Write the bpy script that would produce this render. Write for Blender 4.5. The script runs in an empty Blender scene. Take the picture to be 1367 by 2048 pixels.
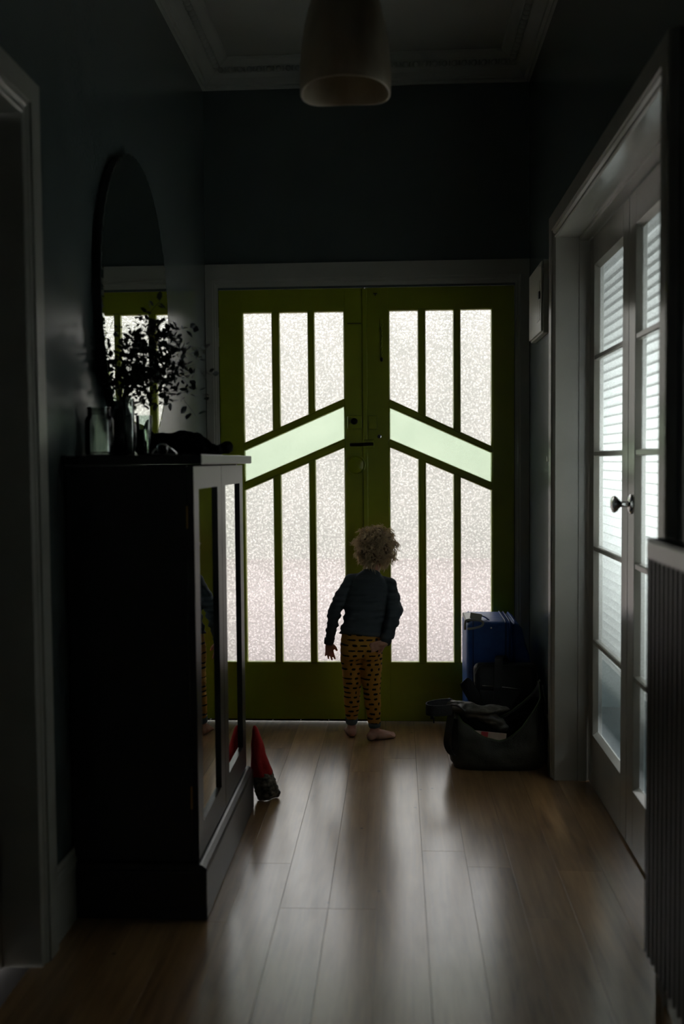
import bpy, bmesh, math, random
import numpy as np
from mathutils import Vector, Matrix, noise
random.seed(7)
C = bpy.context.scene.collection
PI = math.pi

# ------------------------------------------------------------------ camera, world, lamps, exposure
def cam_axes(yaw, pitch, roll):
    f = Vector((-math.sin(yaw)*math.cos(pitch), math.cos(yaw)*math.cos(pitch), math.sin(pitch)))
    r = Vector((math.cos(yaw), math.sin(yaw), 0)); u = r.cross(f)
    return math.cos(roll)*r+math.sin(roll)*u, -math.sin(roll)*r+math.cos(roll)*u, f
H = 1.2361
r_, u_, f_ = cam_axes(0.055, -0.0509, -0.0084)
cd = bpy.data.cameras.new('camera'); cam = bpy.data.objects.new('camera', cd); C.objects.link(cam)
M4 = Matrix(((r_.x, u_.x, -f_.x, 0), (r_.y, u_.y, -f_.y, 0), (r_.z, u_.z, -f_.z, H), (0, 0, 0, 1)))
cam.matrix_world = M4
cd.sensor_fit = 'VERTICAL'; cd.sensor_height = 36; cd.sensor_width = 24
cd.lens = 2000*36/2048
cd.clip_start = 0.05
cd.dof.use_dof = True; cd.dof.focus_distance = 4.42; cd.dof.aperture_fstop = 2.2
bpy.context.scene.camera = cam

w = bpy.data.worlds.new('world'); bpy.context.scene.world = w; w.use_nodes = True
bg = w.node_tree.nodes['Background']; bg.inputs[0].default_value = (0.98, 1.0, 1.0, 1); bg.inputs[1].default_value = 5.2

def area(name, loc, rot, sx, sy, power, col):
    l = bpy.data.lights.new(name, 'AREA'); l.shape = 'RECTANGLE'; l.size = sx; l.size_y = sy
    l.energy = power; l.color = col
    o = bpy.data.objects.new(name, l); C.objects.link(o); o.location = loc; o.rotation_euler = rot
    return o
# weak fill light added behind the camera, and the window of the room behind the glazed side doors
area('rear_fill_light', (-0.1, -2.3, 1.5), (PI/2, 0, 0), 1.0, 1.4, 0.55, (0.85, 0.95, 1.0))
area('side_room_window_light', (1.42, 3.5, 1.2), (0, PI/2, 0), 0.5, 1.5, 56, (0.95, 0.97, 1.0))
vs = bpy.context.scene.view_settings
vs.view_transform = 'Standard'; vs.look = 'None'; vs.gamma = 1; vs.use_curve_mapping = False; vs.exposure = 0.0

# ------------------------------------------------------------------ materials
def mat(name, col, rough=0.5, metal=0.0, spec=0.5, **kw):
    m = bpy.data.materials.new(name); m.use_nodes = True
    p = m.node_tree.nodes['Principled BSDF']
    p.inputs['Base Color'].default_value = (*col, 1); p.inputs['Roughness'].default_value = rough
    p.inputs['Metallic'].default_value = metal; p.inputs['Specular IOR Level'].default_value = spec
    for k, v in kw.items(): p.inputs[k.replace('_', ' ')].default_value = v
    return m
def N(m, t, **kw):
    n = m.node_tree.nodes.new(t)
    for k, v in kw.items(): setattr(n, k, v)
    return n
def L(m, a, b): m.node_tree.links.new(a, b)
def P(m): return m.node_tree.nodes['Principled BSDF']
def vary(m, c1, c2, scale=8, detail=4, stretch=(1, 1, 1), bump=0.0, bscale=None, lo=0.35, hi=0.65, rough=None):
    tc = N(m, 'ShaderNodeTexCoord'); mp = N(m, 'ShaderNodeMapping'); mp.inputs['Scale'].default_value = stretch
    L(m, tc.outputs['Object'], mp.inputs['Vector'])
    n = N(m, 'ShaderNodeTexNoise'); n.inputs['Scale'].default_value = scale; n.inputs['Detail'].default_value = detail
    L(m, mp.outputs[0], n.inputs['Vector'])
    r = N(m, 'ShaderNodeValToRGB'); r.color_ramp.elements[0].position = lo; r.color_ramp.elements[1].position = hi
    r.color_ramp.elements[0].color = (*c1, 1); r.color_ramp.elements[1].color = (*c2, 1)
    L(m, n.outputs[0], r.inputs[0]); L(m, r.outputs[0], P(m).inputs['Base Color'])
    if bump:
        n2 = N(m, 'ShaderNodeTexNoise'); n2.inputs['Scale'].default_value = bscale or scale*4; n2.inputs['Detail'].default_value = 3
        L(m, mp.outputs[0], n2.inputs['Vector'])
        b = N(m, 'ShaderNodeBump'); b.inputs['Strength'].default_value = bump; b.inputs['Distance'].default_value = 0.002
        L(m, n2.outputs[0], b.inputs['Height']); L(m, b.outputs[0], P(m).inputs['Normal'])
    return m
WALL = vary(mat('wall_paint', (.066,.083,.079), .23, spec=.65), (.082,.104,.100), (.092,.116,.111), 3, 3, bump=.12, bscale=90)
CEIL = vary(mat('ceiling_paint', (.34,.35,.31), .7), (.32,.33,.30), (.36,.37,.33), 3, 3)
TRIM = vary(mat('trim_paint', (.36,.36,.32), .25), (.34,.34,.30), (.38,.38,.34), 5, 3, bump=.05, bscale=60)
SIDE = vary(mat('side_door_paint', (.38,.36,.32), .2, spec=.75), (.36,.345,.305), (.40,.38,.335), 5, 3, bump=.05, bscale=60)
GREEN = vary(mat('lime_green_paint', (.30,.34,.012), .28), (.27,.31,.010), (.32,.36,.014), 4, 3, bump=.08, bscale=50)
BLACKW = vary(mat('black_painted_wood', (.012,.012,.011), .33), (.010,.010,.010), (.018,.017,.016), 6, 4, (1, 1, .15), bump=.15, bscale=80)
MIRROR = mat('mirror_glass', (.80,.84,.80), .015, 1.0)
CHROME = mat('chrome', (.7,.7,.7), .12, 1.0)
BRASS = mat('brass', (.55,.34,.10), .35, 1.0)
DMETAL = mat('dark_metal', (.05,.05,.045), .3, 1.0)
BLACKF = vary(mat('black_nylon', (.008,.008,.009), .55), (.006,.006,.007), (.013,.013,.014), 30, 3, bump=.4, bscale=300)
BLACKC = vary(mat('black_cloth', (.008,.008,.009), .95, spec=.1), (.006,.006,.007), (.012,.012,.012), 20, 3, bump=.4, bscale=150)
OLIVE = vary(mat('olive_canvas', (.035,.034,.024), .6), (.028,.027,.019), (.045,.043,.031), 12, 4, bump=.5, bscale=260)
KHAKI = vary(mat('khaki_lining', (.06,.056,.043), .42), (.048,.045,.035), (.075,.07,.054), 9, 4, bump=.4, bscale=120)
PIPING = mat('green_piping', (.05,.08,.02), .6)
BLUE = vary(mat('blue_suitcase_fabric', (.008,.07,.30), .5), (.006,.058,.26), (.011,.085,.35), 20, 3, bump=.4, bscale=350)
BLUED = mat('dark_blue_zip', (.004,.03,.14), .5)
PAPERM = vary(mat('paper', (.55,.42,.33), .8), (.5,.36,.28), (.62,.5,.42), 20, 3)
REDM = mat('red_card', (.45,.04,.05), .7)
SKIN = mat('skin', (.50,.27,.19), .5, Subsurface_Weight=.15, Subsurface_Scale=.02)
SHIRT = vary(mat('blue_grey_jersey', (.055,.066,.074), .85, spec=.2), (.048,.059,.067), (.062,.075,.084), 14, 3, bump=.35, bscale=220)
CUFF = vary(mat('blue_grey_ribbing', (.10,.14,.17), .9, spec=.2), (.09,.13,.16), (.12,.16,.19), 60, 2, (1, 1, .1), bump=.4, bscale=300)
EYEW = mat('eye_white', (.75,.73,.7), .2)
IRIS = mat('iris', (.05,.09,.12), .15)
LIP = mat('lip', (.42,.15,.12), .45)
RED = vary(mat('red_felt', (.36,.010,.012), .9), (.30,.008,.010), (.42,.014,.014), 20, 3, bump=.4, bscale=200)
WHITEP = vary(mat('white_box_paint', (.50,.50,.42), .35), (.48,.48,.40), (.52,.52,.44), 6, 2)
RADM = vary(mat('radiator_enamel', (.09,.088,.08), .4), (.08,.078,.07), (.10,.098,.09), 4, 3)
RADTOP = mat('radiator_header', (.62,.62,.60), .25, .2)
LEAF = vary(mat('dry_leaf', (.016,.026,.018), .55), (.012,.019,.013), (.024,.036,.024), 10, 3)
STEM = mat('stem', (.035,.025,.015), .7)
BLIND = mat('blind_slat', (.75,.75,.72), .6)
JAMBD = vary(mat('knit', (.05,.045,.035), .9), (.02,.02,.018), (.14,.12,.09), 60, 3, bump=.8, bscale=160)

def clear_glass():
    m = bpy.data.materials.new('clear_glass'); m.use_nodes = True; nt = m.node_tree; nt.nodes.clear()
    o = N(m, 'ShaderNodeOutputMaterial'); t = N(m, 'ShaderNodeBsdfTransparent'); t.inputs[0].default_value = (.86,.9,.88,1)
    g = N(m, 'ShaderNodeBsdfGlossy'); g.inputs['Roughness'].default_value = .03
    fr = N(m, 'ShaderNodeFresnel'); fr.inputs[0].default_value = 1.5
    mx = N(m, 'ShaderNodeMixShader'); L(m, fr.outputs[0], mx.inputs[0]); L(m, t.outputs[0], mx.inputs[1]); L(m, g.outputs[0], mx.inputs[2])
    L(m, mx.outputs[0], o.inputs[0]); return m
CLEAR = clear_glass()
def obscure(name, tint, scale, bstr, tdirect, trefr, lo=.62, colvar=.16):
    """pebbled glass: part straight through, part bent by the relief, part scattered"""
    m = bpy.data.materials.new(name); m.use_nodes = True; m.node_tree.nodes.clear()
    o = N(m, 'ShaderNodeOutputMaterial')
    tc = N(m, 'ShaderNodeTexCoord')
    n = N(m, 'ShaderNodeTexVoronoi'); n.feature = 'SMOOTH_F1'; n.inputs['Scale'].default_value = scale
    L(m, tc.outputs['Object'], n.inputs['Vector'])
    n2 = N(m, 'ShaderNodeTexNoise'); n2.inputs['Scale'].default_value = scale*1.3; n2.inputs['Detail'].default_value = 2
    L(m, tc.outputs['Object'], n2.inputs['Vector'])
    ad = N(m, 'ShaderNodeMath', operation='ADD'); L(m, n.outputs['Distance'], ad.inputs[0]); L(m, n2.outputs[0], ad.inputs[1])
    b = N(m, 'ShaderNodeBump'); b.inputs['Strength'].default_value = bstr; b.inputs['Distance'].default_value = .004
    L(m, ad.outputs[0], b.inputs['Height'])
    cr = N(m, 'ShaderNodeValToRGB'); e = cr.color_ramp.elements
    e[0].position = lo; e[0].color = (*tint, 1); e[1].position = lo+.42
    e[1].color = (tint[0]*(1-2.2*colvar), tint[1]*(1-2.2*colvar), tint[2]*(1-2.2*colvar), 1)
    L(m, ad.outputs[0], cr.inputs[0])
    t = N(m, 'ShaderNodeBsdfTransparent'); L(m, cr.outputs[0], t.inputs[0])
    r = N(m, 'ShaderNodeBsdfRefraction'); r.inputs['IOR'].default_value = 1.45; r.inputs['Roughness'].default_value = .12
    L(m, cr.outputs[0], r.inputs[0]); L(m, b.outputs[0], r.inputs['Normal'])
    tr = N(m, 'ShaderNodeBsdfTranslucent'); L(m, cr.outputs[0], tr.inputs[0]); L(m, b.outputs[0], tr.inputs['Normal'])
    m1 = N(m, 'ShaderNodeMixShader'); m1.inputs[0].default_value = trefr; L(m, tr.outputs[0], m1.inputs[1]); L(m, r.outputs[0], m1.inputs[2])
    m2 = N(m, 'ShaderNodeMixShader'); m2.inputs[0].default_value = tdirect; L(m, m1.outputs[0], m2.inputs[1]); L(m, t.outputs[0], m2.inputs[2])
    g = N(m, 'ShaderNodeBsdfGlossy'); g.inputs['Roughness'].default_value = .2; L(m, b.outputs[0], g.inputs['Normal'])
    m3 = N(m, 'ShaderNodeMixShader'); m3.inputs[0].default_value = .04; L(m, m2.outputs[0], m3.inputs[1]); L(m, g.outputs[0], m3.inputs[2])
    L(m, m3.outputs[0], o.inputs[0]); return m
PANE = obscure('pebbled_glass', (.90,.885,.885), 105, .7, .42, .8)
BAND = obscure('pale_green_hammered_glass', (.62,.74,.60), 260, .3, .40, .6, colvar=.04)
SPANE = obscure('stippled_glass', (.86,.93,.93), 240, .35, .60, .5, colvar=.12)
THRU = bpy.data.materials.new('glass_body'); THRU.use_nodes = True; THRU.node_tree.nodes.clear()
_o = N(THRU, 'ShaderNodeOutputMaterial'); _t = N(THRU, 'ShaderNodeBsdfTransparent'); L(THRU, _t.outputs[0], _o.inputs[0])

def floor_mat():
    m = mat('timber_floor', (.2,.12,.06), .25, spec=.3, Coat_Weight=1.0, Coat_IOR=1.6, Coat_Roughness=.21)
    tc = N(m, 'ShaderNodeTexCoord'); oi = N(m, 'ShaderNodeObjectInfo')
    ofs = N(m, 'ShaderNodeVectorMath', operation='SCALE'); ofs.inputs[0].default_value = (13, 29, 5); L(m, oi.outputs['Random'], ofs.inputs['Scale'])
    av = N(m, 'ShaderNodeVectorMath', operation='ADD'); L(m, tc.outputs['Object'], av.inputs[0]); L(m, ofs.outputs[0], av.inputs[1])
    mp = N(m, 'ShaderNodeMapping'); mp.inputs['Scale'].default_value = (1, .055, 1); L(m, av.outputs[0], mp.inputs['Vector'])
    n = N(m, 'ShaderNodeTexNoise'); n.inputs['Scale'].default_value = 55; n.inputs['Detail'].default_value = 6; n.inputs['Distortion'].default_value = .4
    L(m, mp.outputs[0], n.inputs['Vector'])
    mp2 = N(m, 'ShaderNodeMapping'); mp2.inputs['Scale'].default_value = (1, .22, 1); L(m, av.outputs[0], mp2.inputs['Vector'])
    n2 = N(m, 'ShaderNodeTexNoise'); n2.inputs['Scale'].default_value = 9; n2.inputs['Detail'].default_value = 5; n2.inputs['Distortion'].default_value = 1.5
    L(m, mp2.outputs[0], n2.inputs['Vector'])
    r = N(m, 'ShaderNodeValToRGB'); e = r.color_ramp.elements
    e[0].position = .3; e[0].color = (.15,.075,.028,1); e[1].position = .72; e[1].color = (.42,.25,.11,1)
    mx = N(m, 'ShaderNodeMix', data_type='FLOAT'); mx.inputs[0].default_value = .45
    L(m, n.outputs[0], mx.inputs[2]); L(m, n2.outputs[0], mx.inputs[3])
    rr = N(m, 'ShaderNodeMath', operation='MULTIPLY_ADD'); rr.inputs[1].default_value = .22; L(m, oi.outputs['Random'], rr.inputs[0])
    su = N(m, 'ShaderNodeMath', operation='SUBTRACT'); L(m, mx.outputs[0], su.inputs[0]); su.inputs[1].default_value = .11
    L(m, su.outputs[0], rr.inputs[2]); L(m, rr.outputs[0], r.inputs[0])
    # small dark gum specks
    v = N(m, 'ShaderNodeTexVoronoi'); v.inputs['Scale'].default_value = 7; L(m, av.outputs[0], v.inputs['Vector'])
    cr = N(m, 'ShaderNodeValToRGB'); cr.color_ramp.elements[0].position = .018; cr.color_ramp.elements[1].position = .05
    cr.color_ramp.elements[0].color = (.15,.1,.08,1); cr.color_ramp.elements[1].color = (1,1,1,1); L(m, v.outputs['Distance'], cr.inputs[0])
    mu = N(m, 'ShaderNodeMix', data_type='RGBA', blend_type='MULTIPLY'); mu.inputs[0].default_value = 1
    L(m, r.outputs[0], mu.inputs[6]); L(m, cr.outputs[0], mu.inputs[7]); L(m, mu.outputs[2], P(m).inputs['Base Color'])
    # wear: roughness varies softly
    n3 = N(m, 'ShaderNodeTexNoise'); n3.inputs['Scale'].default_value = 5; n3.inputs['Detail'].default_value = 4; L(m, tc.outputs['Object'], n3.inputs['Vector'])
    mr = N(m, 'ShaderNodeMapRange'); mr.inputs[3].default_value = .26; mr.inputs[4].default_value = .42; L(m, n3.outputs[0], mr.inputs[0]); L(m, mr.outputs[0], P(m).inputs['Roughness'])
    b = N(m, 'ShaderNodeBump'); b.inputs['Strength'].default_value = .12; b.inputs['Distance'].default_value = .002
    L(m, n.outputs[0], b.inputs['Height']); L(m, b.outputs[0], P(m).inputs['Normal'])
    return m
FLOOR = floor_mat()
def trouser_mat():
    m = mat('mustard_printed_jersey', (.5,.26,.03), .85, spec=.15)
    tc = N(m, 'ShaderNodeTexCoord'); sp = N(m, 'ShaderNodeSeparateXYZ'); L(m, tc.outputs['Object'], sp.inputs[0])
    def mth(op, a, b=None, c=None):
        n = N(m, 'ShaderNodeMath', operation=op)
        for i, x in enumerate((a, b, c)):
            if x is None: continue
            if isinstance(x, (int, float)): n.inputs[i].default_value = x
            else: L(m, x, n.inputs[i])
        return n.outputs[0]
    zz = mth('MULTIPLY', sp.outputs[2], 44); row = mth('FLOOR', zz); fv = mth('FRACT', zz)
    xx = mth('ADD', sp.outputs[0], mth('MULTIPLY', sp.outputs[1], .45))
    wn = N(m, 'ShaderNodeTexWhiteNoise', noise_dimensions='1D'); L(m, row, wn.inputs['W'])
    uu = mth('ADD', mth('MULTIPLY', xx, 27), mth('MULTIPLY', wn.outputs['Value'], 7)); col = mth('FLOOR', uu); fu = mth('FRACT', uu)
    cb = N(m, 'ShaderNodeCombineXYZ'); L(m, row, cb.inputs[0]); L(m, col, cb.inputs[1])
    w2 = N(m, 'ShaderNodeTexWhiteNoise', noise_dimensions='2D'); L(m, cb.outputs[0], w2.inputs['Vector'])
    hw = mth('MULTIPLY_ADD', w2.outputs['Value'], .34, .10)          # half width of the mark
    hh = mth('MULTIPLY_ADD', mth('SUBTRACT', 1.0, w2.outputs['Value']), .14, .15)
    n = N(m, 'ShaderNodeTexNoise'); n.inputs['Scale'].default_value = 160; L(m, tc.outputs['Object'], n.inputs['Vector'])
    du = mth('DIVIDE', mth('ABSOLUTE', mth('SUBTRACT', fu, .5)), hw); dv = mth('DIVIDE', mth('ABSOLUTE', mth('SUBTRACT', fv, .5)), hh)
    d = mth('ADD', mth('POWER', mth('ADD', mth('POWER', du, 3), mth('POWER', dv, 3)), .333), mth('MULTIPLY_ADD', n.outputs[0], .9, -.45))
    mk = mth('LESS_THAN', d, 1.0)
    mx = N(m, 'ShaderNodeMix', data_type='RGBA'); L(m, mk, mx.inputs[0]); mx.inputs[6].default_value = (.44,.225,.040,1); mx.inputs[7].default_value = (.012,.014,.018,1)
    L(m, mx.outputs[2], P(m).inputs['Base Color']); return m
TROUSER = trouser_mat()
def hair_mat():
    m = mat('blond_hair', (.50,.38,.24), .5, spec=.4)
    vary(m, (.42,.31,.19), (.86,.70,.48), 60, 2)
    tr = N(m, 'ShaderNodeBsdfTranslucent'); tr.inputs[0].default_value = (.95,.84,.64,1)
    mx = N(m, 'ShaderNodeMixShader'); mx.inputs[0].default_value = .5
    out = m.node_tree.nodes['Material Output']; L(m, P(m).outputs[0], mx.inputs[1]); L(m, tr.outputs[0], mx.inputs[2]); L(m, mx.outputs[0], out.inputs[0])
    return m
HAIR = hair_mat()
def shade_mat():
    m = mat('alabaster_shade', (.42,.37,.28), .28)
    vary(m, (.38,.30,.21), (.66,.60,.46), 9, 5, (1, 1, .45), lo=.36, hi=.6)
    tr = N(m, 'ShaderNodeBsdfTranslucent'); tr.inputs[0].default_value = (.55,.45,.32,1)
    mx = N(m, 'ShaderNodeMixShader'); mx.inputs[0].default_value = .3
    out = m.node_tree.nodes['Material Output']; L(m, P(m).outputs[0], mx.inputs[1]); L(m, tr.outputs[0], mx.inputs[2]); L(m, mx.outputs[0], out.inputs[0])
    return m
SHADE = shade_mat()

# ------------------------------------------------------------------ builders
def root_shift(p):
    s = Vector((0, 0, 0))
    while p is not None: s += p.location; p = p.parent
    return s
def tag(o, label=None, cat=None, group=None, kind=None):
    if label: o['label'] = label
    if cat: o['category'] = cat
    if group: o['group'] = group
    if kind: o['kind'] = kind
    return o
def thing(name, loc, label, cat, group=None, kind=None):
    o = bpy.data.objects.new(name, None); C.objects.link(o); o.location = loc; o.empty_display_size = .05
    return tag(o, label, cat, group, kind)
def mesh_obj(name, bm, m, parent=None, smooth=False):
    me = bpy.data.meshes.new(name)
    sh = root_shift(parent)
    bmesh.ops.translate(bm, vec=-sh, verts=bm.verts)
    bmesh.ops.recalc_face_normals(bm, faces=bm.faces)
    bm.to_mesh(me); bm.free()
    for mm in (m if isinstance(m, (list, tuple)) else [m]): me.materials.append(mm)
    if smooth: me.shade_smooth()
    o = bpy.data.objects.new(name, me); C.objects.link(o); o.parent = parent
    return o
def bevel(bm, wdt, seg=2):
    es = [e for e in bm.edges if len(e.link_faces) == 2 and e.calc_face_angle(0) > .5]
    bmesh.ops.bevel(bm, geom=es, offset=wdt, segments=seg, affect='EDGES', profile=.5, clamp_overlap=True)
def add_box(bm, a, b):
    x0, y0, z0 = a; x1, y1, z1 = b
    v = [bm.verts.new(p) for p in ((x0,y0,z0),(x1,y0,z0),(x1,y1,z0),(x0,y1,z0),(x0,y0,z1),(x1,y0,z1),(x1,y1,z1),(x0,y1,z1))]
    for f in ((3,2,1,0),(4,5,6,7),(0,1,5,4),(1,2,6,5),(2,3,7,6),(3,0,4,7)): bm.faces.new([v[i] for i in f])
def box(name, a, b, m, parent=None, bev=0.0, seg=2, smooth=False):
    bm = bmesh.new(); add_box(bm, a, b)
    bmesh.ops.recalc_face_normals(bm, faces=bm.faces)
    if bev: bevel(bm, bev, seg)
    return mesh_obj(name, bm, m, parent, smooth)
def boxes(name, lst, m, parent=None):
    bm = bmesh.new()
    for a, b in lst: add_box(bm, a, b)
    return mesh_obj(name, bm, m, parent)
def prism(name, pts, d0, d1, fmap, m, parent=None, bev=0.0):
    """polygon pts (a,b) extruded from d0 to d1, mapped to world with fmap(a,b,d)"""
    bm = bmesh.new()
    A = [bm.verts.new(fmap(a, b, d0)) for a, b in pts]; B = [bm.verts.new(fmap(a, b, d1)) for a, b in pts]
    bm.faces.new(A); bm.faces.new(B[::-1]); n = len(pts)
    for i in range(n): bm.faces.new((A[i], A[(i+1) % n], B[(i+1) % n], B[i]))
    bmesh.ops.recalc_face_normals(bm, faces=bm.faces)
    if bev: bevel(bm, bev, 1)
    return mesh_obj(name, bm, m, parent)
def frame_for(t):
    t = Vector(t).normalized(); a = Vector((0, 0, 1)) if abs(t.z) < .9 else Vector((1, 0, 0))
    u = t.cross(a).normalized(); return u, t.cross(u).normalized()
def add_tube(bm, pts, rad, n=10, cap=True, ref=None):
    """pts: centres; rad: list of r or (rx, ry); ref: fixed side vector for oriented ellipses"""
    rings = []; pts = [Vector(p) for p in pts]; u = None
    if not isinstance(rad, (list, tuple)): rad = [rad]*len(pts)
    for i, p in enumerate(pts):
        t = (pts[min(i+1, len(pts)-1)] - pts[max(i-1, 0)]).normalized()
        if ref is not None:
            u = (Vector(ref) - t*Vector(ref).dot(t)).normalized()
        elif u is None: u, _ = frame_for(t)
        else: u = (u - t*u.dot(t)).normalized()
        v = t.cross(u); r = rad[i]; rx, ry = r if isinstance(r, (list, tuple)) else (r, r)
        rings.append([bm.verts.new(p + u*(rx*math.cos(2*PI*k/n)) + v*(ry*math.sin(2*PI*k/n))) for k in range(n)])
    for a, b in zip(rings, rings[1:]):
        for k in range(n): bm.faces.new((a[k], a[(k+1) % n], b[(k+1) % n], b[k]))
    if cap: bm.faces.new(rings[0][::-1]); bm.faces.new(rings[-1])
def add_lathe(bm, prof, c, axis='Z', n=32, close=False):
    """prof: (r, h) pairs along the axis"""
    rings = []
    for r, h in prof:
        ring = []
        for k in range(n):
            a = 2*PI*k/n; x, y = r*math.cos(a), r*math.sin(a)
            p = (x, y, h) if axis == 'Z' else ((h, x, y) if axis == 'X' else (x, h, y))
            ring.append(bm.verts.new(Vector(c)+Vector(p)))
        rings.append(ring)
    for a, b in zip(rings, rings[1:]):
        for k in range(n): bm.faces.new((a[k], a[(k+1) % n], b[(k+1) % n], b[k]))
    if close: bm.faces.new(rings[0]); bm.faces.new(rings[-1])
def lathe(name, prof, c, m, parent=None, axis='Z', n=32, close=True, smooth=True):
    bm = bmesh.new(); add_lathe(bm, prof, c, axis, n, close)
    o = mesh_obj(name, bm, m, parent, False)
    if smooth: smooth_auto(o)
    return o
def smooth_auto(o, ang=.7):
    me = o.data; me.shade_smooth(); bm = bmesh.new(); bm.from_mesh(me)
    for e in bm.edges:
        e.smooth = not (len(e.link_faces) == 2 and e.calc_face_angle(0) > ang)
    bm.to_mesh(me); bm.free()
def add_ell(bm, c, r, seg=16, rings=10, rot=None):
    mt = Matrix.Translation(Vector(c)) @ (rot.to_4x4() if rot is not None else Matrix()) @ Matrix.Diagonal((*r, 1))
    bmesh.ops.create_uvsphere(bm, u_segments=seg, v_segments=rings, radius=1, matrix=mt)
def add_capsule(bm, p0, p1, r0, r1, n=12):
    p0 = Vector(p0); p1 = Vector(p1); t = (p1-p0).normalized(); pts = []; rs = []
    for a in (-80, -60, -35, 0):
        a = math.radians(a); pts.append(p0 + t*(r0*math.sin(a))); rs.append(r0*math.cos(a))
    for a in (0, 35, 60, 80):
        a = math.radians(a); pts.append(p1 + t*(r1*math.sin(a))); rs.append(r1*math.cos(a))
    add_tube(bm, pts, rs, n)
def chain(bm, pts, rs, n=14):
    for i in range(len(pts)-1): add_capsule(bm, pts[i], pts[i+1], rs[i], rs[i+1], n)
def remeshed(name, bm, m, parent, vox=.004, smooth=6, fac=.5, disp=None):
    """joins overlapping closed shapes into one continuous skin"""
    me = bpy.data.meshes.new('tmp'); bmesh.ops.recalc_face_normals(bm, faces=bm.faces); bm.to_mesh(me); bm.free()
    t = bpy.data.objects.new('tmp', me); C.objects.link(t)
    md = t.modifiers.new('r', 'REMESH'); md.mode = 'VOXEL'; md.voxel_size = vox
    if smooth:
        s = t.modifiers.new('s', 'SMOOTH'); s.iterations = smooth; s.factor = fac
    dg = bpy.context.evaluated_depsgraph_get(); dg.update()
    me2 = bpy.data.meshes.new_from_object(t.evaluated_get(dg)); bpy.data.objects.remove(t)
    b2 = bmesh.new(); b2.from_mesh(me2); bpy.data.meshes.remove(me2)
    if disp:
        b2.normal_update()
        ofs = [disp(v.co, v.normal) for v in b2.verts]
        for v, o in zip(b2.verts, ofs): v.co += v.normal*o if isinstance(o, float) else o
    return mesh_obj(name, b2, m, parent, True)
def ribbon(bm, pts, wvec, thick, n_up=None):
    """strap: rectangular section swept along pts, wvec = half width vector"""
    pts = [Vector(p) for p in pts]; wv = Vector(wvec); rings = []
    for i, p in enumerate(pts):
        t = (pts[min(i+1, len(pts)-1)] - pts[max(i-1, 0)]).normalized(); nn = t.cross(wv).normalized()*thick*.5
        rings.append([bm.verts.new(p+s*wv+q*nn) for s, q in ((-1,-1),(1,-1),(1,1),(-1,1))])
    for a, b in zip(rings, rings[1:]):
        for k in range(4): bm.faces.new((a[k], a[(k+1) % 4], b[(k+1) % 4], b[k]))
    bm.faces.new(rings[0]); bm.faces.new(rings[-1])
def spline(pts, n=6):
    pts = [Vector(p) for p in pts]; out = []
    for i in range(len(pts)-1):
        p0, p1, p2, p3 = pts[max(i-1, 0)], pts[i], pts[i+1], pts[min(i+2, len(pts)-1)]
        for k in range(n):
            t = k/n
            out.append(.5*((2*p1)+(-p0+p2)*t+(2*p0-5*p1+4*p2-p3)*t*t+(-p0+3*p1-3*p2+p3)*t**3))
    out.append(pts[-1]); return out
def setting(o, label, cat): return tag(o, label, cat, kind='structure')

# ------------------------------------------------------------------ the room
XL, XR, YE, ZC, ZW = -.888, .612, 4.684, 3.05, 3.05
YB = -2.6
T = .12
# end wall around the double doors (opening -.832..0.548, 2.05)
boxes_end = [((XL-T, YE, 0), (-.8295, YE+T, 2.0392)), ((.5455, YE, 0), (XR+T, YE+T, 2.0392)), ((XL-T, YE, 2.0392), (XR+T, YE+T, ZW))]
setting(boxes('wall_end', boxes_end, WALL), 'dark blue-grey end wall above and around the lime green double doors', 'wall')
# left wall, with doorway 1.25..2.345
LO0, LO1 = 1.35, 2.35
setting(boxes('wall_left', [((XL-T, LO1+.02, 0), (XL, YE, ZW)), ((XL-T, YB, 0), (XL, LO0-.02, ZW)), ((XL-T, LO0-.02, 2.08), (XL, LO1+.02, ZW))], WALL),
        'dark blue-grey wall on the left, behind the round mirror and cabinet', 'wall')
RO0, RO1 = 2.33, 3.835
setting(boxes('wall_right', [((XR, RO1+.02, 0), (XR+.12, YE, ZW)), ((XR, YB, 0), (XR+.12, RO0-.02, ZW)), ((XR, RO0-.02, 2.085), (XR+.12, RO1+.02, ZW))], WALL),
        'dark blue-grey wall on the right, around the glazed white side doors', 'wall')
setting(boxes('wall_back', [((XL-T, YB-T, 0), (XR+T, YB, ZW))], WALL), 'dark wall behind the photographer closing the hallway', 'wall')
setting(box('ceiling', (XL-T, YB-T, ZC), (XR+T, YE+T, ZC+.1), CEIL), 'off-white ceiling behind the pendant lamp', 'ceiling')
# side room behind the glazed doors
SRW = mat('side_room_paint', (.12,.18,.18), .6)
setting(boxes('wall_side_room', [((.732, 1.4, -.02), (3.0, 1.5, 2.7)), ((.732, 5.0, -.02), (3.0, 5.1, 2.7)), ((3.0, 1.4, -.02), (3.1, 5.1, 2.7))], SRW),
        'pale walls of the room seen through the glazed side doors', 'wall')
setting(boxes('ceiling_side_room', [((.732, 1.4, 2.7), (3.1, 5.1, 2.78))], SRW), 'pale ceiling of the room behind the glazed side doors', 'ceiling')
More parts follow.
